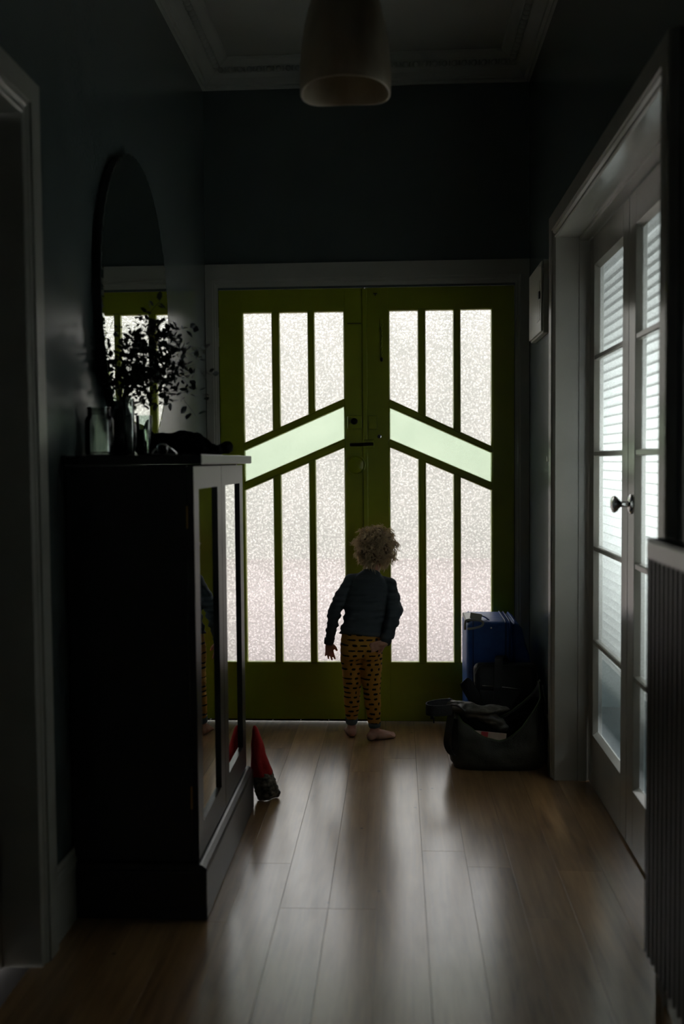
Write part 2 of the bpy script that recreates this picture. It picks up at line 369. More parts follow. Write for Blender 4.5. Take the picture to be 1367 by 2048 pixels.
# floor of individual planks
fl = thing('floor', (0, 0, 0), 'polished brown timber floorboards running towards the green doors', 'floor', kind='structure')
PW = .1345
edges = [.208-.135+PW*(k) - .0005 for k in range(-8, 7)]      # joints pass through x = .073, .208 ...
fixed = {-.332: [2.70], -.1975: [2.70], -.063: [], .0725: [3.12], .207: [3.0], .3415: [2.66], .476: [2.98]}
rnd = random.Random(3)
for k, e0 in enumerate(edges):
    x0, x1 = max(e0, XL-.02), min(e0+PW, XR+.14)
    if x1-x0 < .01: continue
    js = [YB]
    key = [f for f in fixed if abs(f-e0) < .02]
    seeds = fixed[key[0]] if key else [1.2+rnd.random()*1.9]
    mid = seeds[0] if seeds else 2.2+1.9
    pts = [mid]; 
    y = mid
    while y > YB: y -= 1.3+rnd.random()*1.1; pts.append(y)
    y = mid
    while y < YE+.1: y += 1.1+rnd.random()*.9; pts.append(y)
    pts = sorted(p for p in pts if YB+.3 < p < YE-.15)
    pts = [YB-.1]+pts+[YE+.12]
    for a, b in zip(pts, pts[1:]):
        g = .0002
        bm = bmesh.new(); add_box(bm, (x0+g, a+g, -.02), (x1-g, b-g, 0))
        bmesh.ops.recalc_face_normals(bm, faces=bm.faces)
        es = [e for e in bm.edges if all(v.co.z > -.001 for v in e.verts)]
        bmesh.ops.bevel(bm, geom=es, offset=.0006, segments=1, affect='EDGES')
        mesh_obj('floor_plank', bm, FLOOR, fl)
box('subfloor', (XL-.6, YB-.1, -.06), (3.1, YE+.12, -.021), mat('subfloor', (.02,.014,.01), .9), fl)
sf = box('floor_side_room', (.756, 1.4, -.02), (3.1, 5.1, 0), vary(mat('side_carpet', (.2,.2,.19), .95), (.035,.05,.05), (.05,.07,.07), 40, 3))
setting(sf, 'grey carpeted floor of the room behind the glazed doors', 'floor')

# cornice
def cornice(name, a, b, inward, along, label):
    """a,b end points of the wall line; inward unit vector into the room; mitred at both ends"""
    prof = [(0, 2.952), (.012, 2.952), (.014, 2.962), (.028, 2.964), (.032, 2.972), (.05, 2.99), (.064, 3.0), (.07, 3.003), (.074, 3.008), (.1, 3.022), (.104, 3.026), (.112, 3.03), (.135, 3.040), (.140, 3.046), (.142, 3.0505), (0, 3.0505)]
    root = thing(name, a, label, 'cornice', kind='structure')
    bm = bmesh.new(); A = []; B = []
    for d, z in prof:
        A.append(bm.verts.new((a[0]+inward[0]*d+along[0]*d, a[1]+inward[1]*d+along[1]*d, z)))
        B.append(bm.verts.new((b[0]+inward[0]*d-along[0]*d, b[1]+inward[1]*d-along[1]*d, z)))
    n = len(prof)
    for i in range(n): bm.faces.new((A[i], B[i], B[(i+1) % n], A[(i+1) % n]))
    bm.faces.new(A); bm.faces.new(B)
    mesh_obj('moulding', bm, CEIL, root)
    Lg = math.hypot(b[0]-a[0], b[1]-a[1]); bm = bmesh.new(); s = .1
    rot = Matrix((( along[0], inward[0], 0), (along[1], inward[1], 0), (0, 0, 1)))
    k = 0
    while s < Lg-.1:                                             # egg and dart relief
        c = Vector((a[0]+along[0]*s+inward[0]*.087, a[1]+along[1]*s+inward[1]*.087, 3.012))
        add_ell(bm, c, (.012, .017, .012) if k % 2 == 0 else (.004, .016, .010), 8, 6, rot)
        s += .022; k += 1
    o = mesh_obj('egg_and_dart_relief', bm, CEIL, root, True); o['kind'] = 'stuff'
    return root
cornice('trim_1', (XL, YE, 0), (XR, YE, 0), (0, -1), (1, 0), 'moulded plaster cornice along the top of the end wall')
cornice('trim_2', (XL, YB, 0), (XL, YE, 0), (1, 0), (0, 1), 'moulded plaster cornice along the top of the left wall')
cornice('trim_3', (XR, YB, 0), (XR, YE, 0), (-1, 0), (0, 1), 'moulded plaster cornice along the top of the right wall')

# baseboards
def baseboard(name, side, y0, y1, label):
    x = XL if side < 0 else XR; s = 1 if side < 0 else -1
    prof = [(0, 0), (.014, 0), (.014, .15), (.011, .165), (.008, .17), (.008, .18), (.004, .19), (0, .19)]
    bm = bmesh.new(); A = [bm.verts.new((x+s*d, y0, z)) for d, z in prof]; B = [bm.verts.new((x+s*d, y1, z)) for d, z in prof]
    n = len(prof)
    for i in range(n): bm.faces.new((A[i], A[(i+1) % n], B[(i+1) % n], B[i]))
    bm.faces.new(A); bm.faces.new(B)
    setting(mesh_obj(name, bm, TRIM), label, 'skirting board')
baseboard('baseboard_left', -1, 2.45, YE-.02, 'off-white skirting board on the left wall beside the black cabinet')
baseboard('baseboard_left_near', -1, YB, 1.25, 'off-white skirting board on the left wall nearest the photographer')
baseboard('baseboard_right', 1, 3.93, YE-.02, 'off-white skirting board behind the bags by the end wall')
baseboard('baseboard_right_near', 1, YB, 2.22, 'off-white skirting board below the radiator')

# casings
def casing(name, a0, a1, top, prof, fmap, m, label):
    bm = bmesh.new(); rows = []
    for (ca, cz, da, dz) in ((a0, 0, -1, 0), (a0, top, -1, 1), (a1, top, 1, 1), (a1, 0, 1, 0)):
        rows.append([bm.verts.new(fmap(ca+da*wd, cz+dz*wd, h)) for wd, h in prof])
    n = len(prof)
    for r0, r1 in zip(rows, rows[1:]):
        for i in range(n): bm.faces.new((r0[i], r0[(i+1) % n], r1[(i+1) % n], r1[i]))
    bm.faces.new(rows[0]); bm.faces.new(rows[-1])
    return setting(mesh_obj(name, bm, m), label, 'door frame')
prof = [(0, 0), (0, .012), (.006, .016), (.010, .012), (.018, .013), (.026, .019), (.034, .019), (.036, .024), (.092, .024), (.096, .020), (.096, 0)]
pE = [(0, 0), (0, .010), (.01, .012), (.014, .017), (.02, .017), (.024, .02), (.066, .02), (.066, 0)]
pEt = pE
casing('trim_4', LO0, LO1, 2.06, prof, lambda a, z, h: (XL+h, a, z), TRIM, 'off-white moulded architrave around the doorway at the left edge')
casing('trim_5', RO0, RO1, 2.065, prof, lambda a, z, h: (XR-h, a, z), SIDE, 'off-white moulded architrave around the glazed side doors')
casing('trim_6', -.83, .547, 2.048, [(w_ if w_ < .04 else w_, h_) for w_, h_ in pE], lambda a, z, h: (max(min(a, XR-.001), XL+.001), YE-h, z+max(0, z-2.048)*.6), TRIM, 'off-white architrave framing the lime green double doors')
# jamb linings
setting(boxes('trim_7', [((XL-.14, LO1, 0), (XL, LO1+.02, 2.06)), ((XL-.14, LO0-.02, 0), (XL, LO0, 2.06)), ((XL-.14, LO0-.02, 2.06), (XL, LO1+.02, 2.08)),
                         ((XL-.085, LO1-.012, 0), (XL-.14, LO1, 2.06))], TRIM), 'off-white jamb lining inside the doorway at the left edge', 'door frame')
setting(boxes('trim_8', [((XR, RO1, 0), (XR+.16, RO1+.02, 2.065)), ((XR, RO0-.02, 0), (XR+.16, RO0, 2.065)), ((XR, RO0-.02, 2.065), (XR+.16, RO1+.02, 2.085)),
                         ((XR+.075, RO1-.006, 0), (XR+.108, RO1, 2.065)), ((XR+.075, RO0, 2.052), (XR+.108, RO1-.006, 2.065))], SIDE), 'off-white jamb lining around the glazed side doors', 'door frame')
# plain closed door inside left doorway
d3 = thing('door_3', (XL-.10, LO0, 0), 'off-white closed door set back in the doorway at the left edge', 'door', kind='structure')
box('door_leaf', (XL-.14, LO0+.003, .006), (XL-.10, LO1-.014, 2.055), TRIM, d3, .002)
lathe('door_knob', [(.026, 0), (.026, .006), (.01, .01), (.01, .035), (.024, .045), (.028, .058), (.02, .07), (.004, .073)], (XL-.10, LO0+.07, 1.0), CHROME, d3, 'X')

# ------------------------------------------------------------------ lime green double doors
DY0, DY1 = 4.690, 4.730                       # front / back faces of the leaves
def fY(a, b, d): return (a, d, b)
def leaf(name, x0, x1, gx, upsl, zs, label, gap, mirror):
    """gx: three (l, r) pane ranges; zs(x) -> four heights of the diagonal bars at x; mirror only affects names"""
    root = thing(name, ((x0 if not mirror else x1), DY0, 0), label, 'door', kind='structure')
    gl, gr = gx[0][0], gx[2][1]; zb, zt = .279, 1.937
    box('stile', (x0, DY0, gap), (gl, DY1, 2.038), GREEN, root, .0015, 1)
    box('stile', (gr, DY0, gap), (x1, DY1, 2.038), GREEN, root, .0015, 1)
    box('top_rail', (gl, DY0, zt), (gr, DY1, 2.038), GREEN, root, .001, 1)
    box('bottom_rail', (gl, DY0+.0005, gap), (gr, DY1, zb), GREEN, root, .001, 1)
    for i, nm in ((0, 'diagonal_glazing_bar'), (2, 'diagonal_glazing_bar')):
        p = [(gl, zs(gl)[i]), (gr, zs(gr)[i]), (gr, zs(gr)[i+1]), (gl, zs(gl)[i+1])]
        prism(nm, p, DY0+.004, DY1-.004, fY, GREEN, root, .0015)
    panes = []
    for j in range(3):
        l, r = gx[j]
        panes.append(('pane', [(l, zs(l)[0]), (r, zs(r)[0]), (r, zt), (l, zt)], PANE))
        panes.append(('pane', [(l, zb), (r, zb), (r, zs(r)[3]), (l, zs(l)[3])], PANE))
    panes.append(('diagonal_pane', [(gl, zs(gl)[2]), (gr, zs(gr)[2]), (gr, zs(gr)[1]), (gl, zs(gl)[1])], BAND))
    for j in range(2):
        l, r = gx[j][1], gx[j+1][0]
        prism('glazing_bar', [(l, zs(l)[0]), (r, zs(r)[0]), (r, zt), (l, zt)], DY0+.004, DY1-.004, fY, GREEN, root, .0015)
        prism('glazing_bar', [(l, zb), (r, zb), (r, zs(r)[3]), (l, zs(l)[3])], DY0+.004, DY1-.004, fY, GREEN, root, .0015)
    for nm, pts, mm in panes:
        # glass
        bm = bmesh.new(); A = [bm.verts.new((a, DY0+.022, b)) for a, b in pts]; B = [bm.verts.new((a, DY0+.026, b)) for a, b in pts]
        fs = [bm.faces.new(A)]; bk = [bm.faces.new(B[::-1])]
        for i in range(4): bk.append(bm.faces.new((A[i], A[(i+1) % 4], B[(i+1) % 4], B[i])))
        for f in bk: f.material_index = 1
        mesh_obj(nm, bm, [mm, THRU], root)
        # bead around the pane: sloping putty bead
        cx = sum(p[0] for p in pts)/4; cz = sum(p[1] for p in pts)/4
        def inset(d):
            out = []; n = 4
            P2 = [Vector(p) for p in pts]
            for i in range(n):
                e1 = (P2[i]-P2[i-1]).normalized(); e2 = (P2[(i+1) % n]-P2[i]).normalized()
                n1 = Vector((-e1.y, e1.x)); n2 = Vector((-e2.y, e2.x))
                if n1.dot(Vector((cx, cz))-P2[i]) < 0: n1 = -n1
                if n2.dot(Vector((cx, cz))-P2[i]) < 0: n2 = -n2
                k = (n1+n2); k = k/(k.dot(n1)); out.append(P2[i]+k*d)
            return out
        bm = bmesh.new(); rr = []
        for d, y in ((0, DY0+.0045), (.003, DY0+.003), (.0055, DY0+.007), (.007, DY0+.0215), (0, DY0+.0215)):
            rr.append([bm.verts.new((p.x, y, p.y)) for p in inset(d)])
        for a, b in zip(rr, rr[1:]+rr[:1]):
            for i in range(4): bm.faces.new((a[i], a[(i+1) % 4], b[(i+1) % 4], b[i]))
        mesh_obj('glazing_bead', bm, GREEN, root)
    return root
gxL = [(-.720, -.577), (-.550, -.408), (-.386, -.240)]
gxR = [(-.036, .106), (.131, .270), (.293, .445)]
def zL(x): t = (x+.716)/.473; return (1.320+t*.203, 1.294+t*.204, 1.136+t*.200, 1.107+t*.199)
def zR(x): t = (x+.032)/.475; return (1.517-t*.224, 1.489-t*.216, 1.332-t*.207, 1.305-t*.207)
d1 = leaf('door_1', -.829, -.146, gxL, 1, zL, 'left leaf of the lime green double doors, carrying round disc and lock', .010, False)
d2 = leaf('door_2', -.144, .545, gxR, -1, zR, 'right leaf of the lime green double doors, carrying door chain and spyhole', .003, True)
box('meeting_bead', (-.158, DY0-.010, .012), (-.134, DY0, 2.034), GREEN, d1, .004, 2)
# hardware, left leaf
for z in (1.82, .3):
    bm = bmesh.new()
    for k in range(5): add_tube(bm, [(-.833, DY0-.006, z-.044+k*.018), (-.833, DY0-.006, z-.0275+k*.018)], .0055, 10)
    mesh_obj('hinge', bm, TRIM, d1)
bm = bmesh.new(); add_lathe(bm, [(.001, -.010), (.034, -.009), (.0365, -.007), (.040, -.013), (.0445, -.012), (.0455, -.004), (.0455, 0)], (-.190, DY0, 1.217), 'Y', 40, True)
o = mesh_obj('round_disc', bm, GREEN, d1); smooth_auto(o)
lk = box('rim_lock', (-.228, DY0-.022, 1.386), (-.160, DY0, 1.446), GREEN, d1, .003, 2)
lathe('lock_knob', [(.012, 0), (.016, -.006), (.014, -.018), (.002, -.020)], (-.196, DY0-.022, 1.420), DMETAL, lk, 'Y', 20)
box('letter_plate', (-.234, DY0-.004, 1.868), (-.154, DY0, 1.884), GREEN, d1, .0015, 1)
box('slot', (-.226, DY0-.0048, 1.873), (-.162, DY0-.0035, 1.877), BLACKW, d1)
hd = box('handle_plate', (-.158, DY0-.014, 1.295), (-.104, DY0-.009, 1.335), GREEN, d1, .002, 1)
bm = bmesh.new(); add_tube(bm, [(-.118, DY0-.012, 1.314), (-.118, DY0-.040, 1.314)], .007, 12)
add_tube(bm, spline([(-.108, DY0-.038, 1.314), (-.14, DY0-.042, 1.313), (-.18, DY0-.040, 1.311), (-.216, DY0-.036, 1.311)]), .0075, 12)
o = mesh_obj('lever_handle', bm, DMETAL, d1, True)
# hardware, right leaf
box('lock_keep', (-.132, DY0-.018, 1.382), (-.090, DY0, 1.446), GREEN, d2, .003, 2)
lathe('spyhole_rim', [(.0090, 0), (.0090, -.004), (.0062, -.005), (.0062, 0)], (-.080, DY0, 1.349), CHROME, d2, 'Y', 20)
sp = lathe('spyhole_lens', [(.0060, -.0035), (.0008, -.0038)], (-.080, DY0, 1.349), CLEAR, d2, 'Y', 20)
st = [o for o in d2.children if o.name.startswith('stile')][0]     # bore the spyhole right through the stile
bm = bmesh.new(); add_tube(bm, [(-.080, DY0-.02, 1.349), (-.080, DY1+.02, 1.349)], .0062, 20); cut = mesh_obj('cut', bm, GREEN, d2)
md = st.modifiers.new('b', 'BOOLEAN'); md.operation = 'DIFFERENCE'; md.solver = 'EXACT'; md.object = cut
dg = bpy.context.evaluated_depsgraph_get(); dg.update(); nm_ = bpy.data.meshes.new_from_object(st.evaluated_get(dg)); st.modifiers.clear(); st.data = nm_
bpy.data.objects.remove(cut)
ch = box('chain_plate', (-.076, DY0-.005, 1.858), (-.058, DY0, 1.895), GREEN, d2, .002, 1)
for k in range(12):
    z = 1.862-k*.0125; bm = bmesh.new(); pts = []
    for j in range(13):
        a = 2*PI*j/12
        pts.append((-.067+(.0045*math.cos(a) if k % 2 == 0 else 0), DY0-.007+(0 if k % 2 == 0 else .0045*math.cos(a)), z+.009*math.sin(a)))
    add_tube(bm, pts, .0026, 6, False); mesh_obj('chain_link', bm, GREEN, d2, True)
lathe('chain_end', [(.003, -.010), (.006, -.004), (.007, .004), (.003, .010)], (-.067, DY0-.009, 1.706), DMETAL, d2, 'Z', 12)
boxes('hook', [((-.104, DY0-.012, 2.008), (-.086, DY0, 2.012)), ((-.098, DY0-.014, 2.000), (-.093, DY0-.004, 2.010))], DMETAL, d2)
# threshold and outdoors
setting(box('trim_9', (-.84, YE+.012, -.02), (.56, YE+.12, .0), vary(mat('threshold_wood', (.08,.045,.02), .6), (.06,.035,.016), (.1,.06,.03), 9, 3)), 'timber threshold under the green double doors', 'threshold')
setting(box('ground', (-9, YE+.12, -.14), (9, 16, -.04), vary(mat('pink_paving', (.40,.34,.33), .8), (.27,.225,.215), (.37,.32,.31), 3, 4)), 'pale pinkish paving outside, blurred behind the pebbled glass', 'ground')
setting(box('ceiling_sky_shade', (-4, YE+.12, 2.62), (4, 7.7, 2.72), vary(mat('sky_shade_lining', (.45,.44,.42), .7), (.42,.41,.39), (.48,.47,.45), 4, 3)), 'added roof slab outside the green double doors, shading them from high sky', 'roof')  # roof added to block steep skylight from the panes and near floor
setting(boxes('wall_sky_screen', [((-9, 13.0, -.14), (9, 13.4, 3.25))], vary(mat('sky_screen_paint', (.5,.49,.45), .8), (.34,.345,.31), (.44,.425,.39), 2, 3)), 'pale wall added outside to hide bright sky, blurred behind the pebbled glass', 'wall')  # wall added so the panes look onto something dimmer than the sky

# ------------------------------------------------------------------ glazed side doors
def fX(a, b, d): return (d, a, b)
SX0, SX1 = .725, .760
def side_leaf(name, y0, y1, label, knob=None, sl=.085):
    root = thing(name, (SX0, y1, 0), label, 'door', kind='structure')
    zb, zt = .010, 2.05
    box('stile', (SX0, y0, zb), (SX1, y0+sl, zt), SIDE, root, .002, 1)
    box('stile', (SX0, y1-sl, zb), (SX1, y1, zt), SIDE, root, .002, 1)
    g0, g1 = y0+sl, y1-sl; bars = [.205, .555, .905, 1.255, 1.607, 1.945]
    box('top_rail', (SX0, g0, 1.945), (SX1, g1, zt), SIDE, root, .001, 1)
    box('bottom_rail', (SX0, g0, zb), (SX1, g1, .205), SIDE, root, .001, 1)
    for z in bars[1:-1]:
        prism('glazing_bar', [(SX0+.002, z-.007), (SX0+.007, z-.010), (SX1-.007, z-.010), (SX1-.002, z-.007), (SX1-.002, z+.007), (SX1-.007, z+.010), (SX0+.007, z+.010), (SX0+.002, z+.007)], g0, g1, lambda a, b, d: (a, d, b), SIDE, root)
    for z0, z1 in zip(bars, bars[1:]):
        pts = [(g0, z0), (g1, z0), (g1, z1), (g0, z1)]
        bm = bmesh.new(); A = [bm.verts.new((SX0+.020, a, b)) for a, b in pts]; B = [bm.verts.new((SX0+.024, a, b)) for a, b in pts]
        bm.faces.new(A); bk = [bm.faces.new(B[::-1])]+[bm.faces.new((A[i], A[(i+1) % 4], B[(i+1) % 4], B[i])) for i in range(4)]
        for f in bk: f.material_index = 1
        mesh_obj('pane', bm, [SPANE, THRU], root)
    # sloping beads at head, sill and sides
    bm = bmesh.new()
    def bead(p): 
        A = [bm.verts.new(v) for v in p[0]]; B = [bm.verts.new(v) for v in p[1]]
        for i in range(3): bm.faces.new((A[i], A[(i+1) % 3], B[(i+1) % 3], B[i]))
        bm.faces.new(A); bm.faces.new(B)
    for z, s in ((1.945, -1), (.205, 1)):
        bead(([(SX0+.001, g0, z), (SX0+.020, g0, z), (SX0+.019, g0, z+s*.014)], [(SX0+.001, g1, z), (SX0+.020, g1, z), (SX0+.019, g1, z+s*.014)]))
    for y, s in ((g0, 1), (g1, -1)):
        bead(([(SX0+.001, y, .205), (SX0+.020, y, .205), (SX0+.019, y+s*.007, .205)], [(SX0+.001, y, 1.945), (SX0+.020, y, 1.945), (SX0+.019, y+s*.007, 1.945)]))
    mesh_obj('glazing_bead', bm, SIDE, root)
    if knob:
        k = lathe('rose', [(.031, 0), (.031, -.003), (.024, -.008), (.012, -.010)], (SX0, knob, 1.095), CHROME, root, 'X', 28)
        lathe('knob', [(.010, -.008), (.0085, -.018), (.0085, -.030), (.013, -.037), (.022, -.043), (.027, -.050), (.026, -.056), (.016, -.061), (.002, -.063)], (SX0, knob, 1.095), CHROME, k, 'X', 28)
    return root
side_leaf('door_4', 3.192, 3.826, 'far leaf of the off-white glazed side doors', None)
side_leaf('door_5', 2.556, 3.188, 'near leaf of the off-white glazed side doors, carrying the chrome knob', 3.145)
box('sidelight', (SX0, 2.335, .0), (SX1, 2.553, 2.05), SIDE, None, .002, 1)
setting(bpy.data.objects['sidelight'], 'narrow off-white fixed panel beside the near glazed leaf', 'panel'); bpy.data.objects['sidelight'].name = 'trim_10'
bl = thing('venetian_blind', (.86, 3.1, 0), 'white venetian blind hanging behind the glazed side doors', 'blind')
box('headrail', (.84, 2.40, 2.0), (.875, 4.75, 2.035), BLIND, bl, .002, 1)
box('bottom_rail', (.846, 2.40, .405), (.87, 4.75, .42), BLIND, bl, .002, 1)
def blind_mat():
    m = BLIND; tr = N(m, 'ShaderNodeBsdfTranslucent'); tr.inputs[0].default_value = (.8,.8,.78,1)
    mx = N(m, 'ShaderNodeMixShader'); mx.inputs[0].default_value = .6
    out = m.node_tree.nodes['Material Output']; L(m, P(m).outputs[0], mx.inputs[1]); L(m, tr.outputs[0], mx.inputs[2]); L(m, mx.outputs[0], out.inputs[0])
blind_mat()
bm = bmesh.new(); n = 5; r0 = []; r1 = []
for i in range(n):
    t = i/(n-1)-.5; zz = t*.0425; xx = .007*t-.003*math.cos(PI*t)
    r0.append((xx, -.77, zz)); r1.append((xx, 1.57, zz))
pp = [r0, r1]; A = [bm.verts.new(p) for p in r0]; B = [bm.verts.new(p) for p in r1]
A2 = [bm.verts.new((p[0]+.0008, p[1], p[2])) for p in r0]; B2 = [bm.verts.new((p[0]+.0008, p[1], p[2])) for p in r1]
for i in range(n-1): bm.faces.new((A[i], A[i+1], B[i+1], B[i])); bm.faces.new((A2[i], B2[i], B2[i+1], A2[i+1]))
bmesh.ops.translate(bm, vec=bl.location, verts=bm.verts)
slat = mesh_obj('slat', bm, BLIND, bl, True); slat.location = (0, .07, .44)
for k in range(1, 43):
    c = slat.copy(); C.objects.link(c); c.parent = bl; c.location = (0, .07, .44+k*.0365)

# ------------------------------------------------------------------ black mirrored cabinet
CX, CB = -.540, -.884
cab = thing('cabinet', (-.71, 3.06, 0), 'tall black cabinet with two mirrored doors against the left wall', 'cabinet')
box('plinth', (CB, 2.615, 0), (-.517, 3.50, .135), BLACKW, cab, .004, 2)
prism('plinth_moulding', [(CB, .135), (-.517, .135), (-.520, .142), (-.530, .150), (-.536, .152), (CB, .152)], 2.620, 3.495, lambda a, b, d: (a, d, b), BLACKW, cab)
box('side_panel', (CB, 2.635, .152), (CX-.019, 2.655, 1.228), BLACKW, cab, .001, 1)
box('side_panel', (CB, 3.465, .152), (CX-.019, 3.485, 1.228), BLACKW, cab, .001, 1)
box('back_panel', (CB, 2.655, .152), (CB+.01, 3.465, 1.228), BLACKW, cab)
box('bottom_panel', (CB+.01, 2.655, .152), (CX-.02, 3.465, .17), BLACKW, cab)
for z in (.5, .86): box('shelf', (CB+.01, 2.655, z), (CX-.03, 3.465, z+.016), BLACKW, cab)
box('cabinet_top', (CB, 2.610, 1.230), (-.512, 3.515, 1.257), BLACKW, cab, .003, 2)
def cab_door(y0, y1, hy):
    sl = .068
    bm = bmesh.new()
    z0, z1 = .157, 1.225
    add_box(bm, (CX-.018, y0, z0), (CX, y0+sl, z1)); add_box(bm, (CX-.018, y1-sl, z0), (CX, y1, z1))
    add_box(bm, (CX-.018, y0+sl, z1-.062), (CX, y1-sl, z1)); add_box(bm, (CX-.018, y0+sl, z0), (CX, y1-sl, z0+.085))
    d = mesh_obj('door', bm, BLACKW, cab)
    box('mirror_panel', (CX-.013, y0+sl, z0+.085), (CX-.009, y1-sl, z1-.062), MIRROR, d)
    for z in (.33, 1.09):
        box('hinge', (CX-.0195, hy-.004, z-.03), (CX-.016, hy+.004, z+.03), BRASS, d)
    return d
cab_door(2.637, 3.058, 2.634); cab_door(3.062, 3.483, 3.486)

# ------------------------------------------------------------------ round mirror with scalloped edge
mr = thing('wall_mirror', (XL, 3.335, 1.24), 'large round frameless mirror with scalloped edge above the black cabinet', 'mirror')
MC = Vector((-.856, 3.335, 1.752)); RY, RZ = .428, .492
def ring_poly(sc, amp, n=360, k=66):
    out = []
    for i in range(n):
        a = 2*PI*i/n; s = sc+amp*abs(math.sin(a*k/2)); out.append((MC.y+RY*s*math.cos(a), MC.z+RZ*s*math.sin(a)))
    return out
prism('backing', ring_poly(.985, .0), XL+.002, MC.x-.004, lambda a, b, d: (d, a, b), BLACKW, mr)
bm = bmesh.new()
outer = ring_poly(.988, .014); inner = ring_poly(.965, 0)
V0 = [bm.verts.new((MC.x-.004, a, b)) for a, b in outer]; V1 = [bm.verts.new((MC.x-.001, a, b)) for a, b in outer]; V2 = [bm.verts.new((MC.x+.001, a, b)) for a, b in inner]
n = len(outer)
for i in range(n):
    j = (i+1) % n; bm.faces.new((V0[i], V0[j], V1[j], V1[i])); bm.faces.new((V1[i], V1[j], V2[j], V2[i]))
bm.faces.new(V0)
mesh_obj('scalloped_bevel', bm, MIRROR, mr)
bm = bmesh.new(); bm.faces.new([bm.verts.new((MC.x+.001, a, b)) for a, b in inner]); 
mesh_obj('mirror_glass', bm, MIRROR, mr)

# ------------------------------------------------------------------ things on the cabinet
TZ = 1.2575
def glass_vessel(name, prof_out, prof_in, c, label, cat, m=CLEAR, group=None):
    o = lathe(name, prof_out+prof_in[::-1], c, m, None, 'Z', 28, True); return tag(o, label, cat, group)
j = thing('glass_jar', (-.838, 2.79, TZ), 'empty clear glass preserving jar at the near left corner of the cabinet top', 'jar')
lathe('jar_body', [(.034, 0), (.039, .004), (.040, .012), (.040, .098), (.036, .108), (.031, .114), (.031, .132), (.0325, .133), (.0325, .136), (.0295, .136), (.0285, .114), (.0335, .106), (.0375, .097), (.0375, .010), (.034, .006)], (-.838, 2.79, TZ), CLEAR, j)
bm = bmesh.new()
for z in (.118, .1245, .131):
    pts = [(-.838+.0325*math.cos(2*PI*k/28), 2.79+.0325*math.sin(2*PI*k/28), TZ+z) for k in range(29)]
    add_tube(bm, pts, .0013, 6, False)
mesh_obj('screw_thread', bm, CLEAR, j, True)
glass_vessel('tall_glass', [(.012, 0), (.0145, .003), (.0145, .162)], [(.011, .004), (.0128, .008), (.0128, .162)], (-.762, 2.83, TZ), 'slim tall clear glass standing between the jar and the water glass', 'glass')
wg = thing('water_glass', (-.742, 2.92, TZ), 'clear glass tumbler half filled with water on the cabinet', 'glass')
lathe('tumbler', [(.019, 0), (.021, .003), (.024, .118), (.0222, .118), (.0195, .008), (.018, .006)], (-.742, 2.92, TZ), CLEAR, wg)
WATER = mat('water', (.9,.95,.93), .02, Transmission_Weight=1.0, IOR=1.33)
lathe('water', [(.0180, .007), (.0194, .010), (.0212, .075), (.0210, .076)], (-.742, 2.92, TZ), WATER, wg)
# small crumpled watch-like clear dish
wt = thing('wristwatch', (-.665, 2.84, TZ), 'pale wristwatch lying in front of the black cloth on cabinet', 'watch')
WM = mat('watch_strap', (.35,.35,.33), .3, .6)
bm = bmesh.new()
ribbon(bm, spline([(-.700, 2.835, TZ+.004), (-.69, 2.835, TZ+.017), (-.668, 2.835, TZ+.028), (-.645, 2.835, TZ+.019), (-.628, 2.835, TZ+.004)]), (0, .009, 0), .003)
ribbon(bm, spline([(-.700, 2.835, TZ+.003), (-.665, 2.835, TZ+.003), (-.628, 2.835, TZ+.003)]), (0, .009, 0), .003)
mesh_obj('strap', bm, WM, wt)
lathe('case', [(.012, .006), (.016, .003), (.0165, -.003), (.014, -.007), (.011, -.008)], (-.667, 2.826, TZ+.018), CHROME, wt, 'Y', 24)
lathe('dial', [(.0118, -.0083), (.001, -.0085)], (-.667, 2.826, TZ+.018), BLACKF, wt, 'Y', 24)
# crumpled black cloth
bm = bmesh.new()
chain(bm, [(-.80, 3.10, TZ+.03), (-.74, 3.12, TZ+.036), (-.68, 3.12, TZ+.040), (-.62, 3.12, TZ+.032), (-.565, 3.13, TZ+.018)], [.026, .034, .036, .030, .017], 14)
chain(bm, [(-.76, 3.16, TZ+.022), (-.66, 3.17, TZ+.03), (-.575, 3.17, TZ+.018), (-.537, 3.15, TZ+.022)], [.02, .028, .018, .0205], 14)
add_ell(bm, (-.665, 3.12, TZ+.062), (.03, .02, .02)); add_ell(bm, (-.775, 3.1, TZ+.05), (.02, .02, .03))
def crump(co, nr):
    d = noise.noise(co*28)*.009+noise.noise(co*70)*.004
    return max(-.01, d)
o = remeshed('black_garment', bm, BLACKC, None, .0045, 2, .5, crump)
zmin = min(v.co.z for v in o.data.vertices)
for v in o.data.vertices: v.co.z = max(v.co.z, TZ+.0002)
tag(o, 'crumpled black garment lying along the cabinet top behind the wristwatch', 'garment')
# small leaning mirror
sm = thing('small_mirror', (-.85, 3.44, TZ), 'small arched mirror leaning on the wall at the far end of the cabinet', 'mirror')
def arch(w_, h_):
    p = [(-w_, 0), (w_, 0)]
    for k in range(25):
        a = PI*k/24; p.append((w_*math.cos(a), h_-w_*1.1+w_*1.1*math.sin(a)))
    return p
SMX = -.838
prism('frame', [(3.435+a, TZ+b) for a, b in arch(.060, .128)], SMX-.006, SMX, lambda a, b, d: (d-.10*(b-TZ), a, b), BLACKW, sm)
prism('mirror_glass', [(3.435+a, TZ+.003+b) for a, b in arch(.056, .121)], SMX+.0002, SMX+.0015, lambda a, b, d: (d-.10*(b-TZ), a, b), MIRROR, sm)
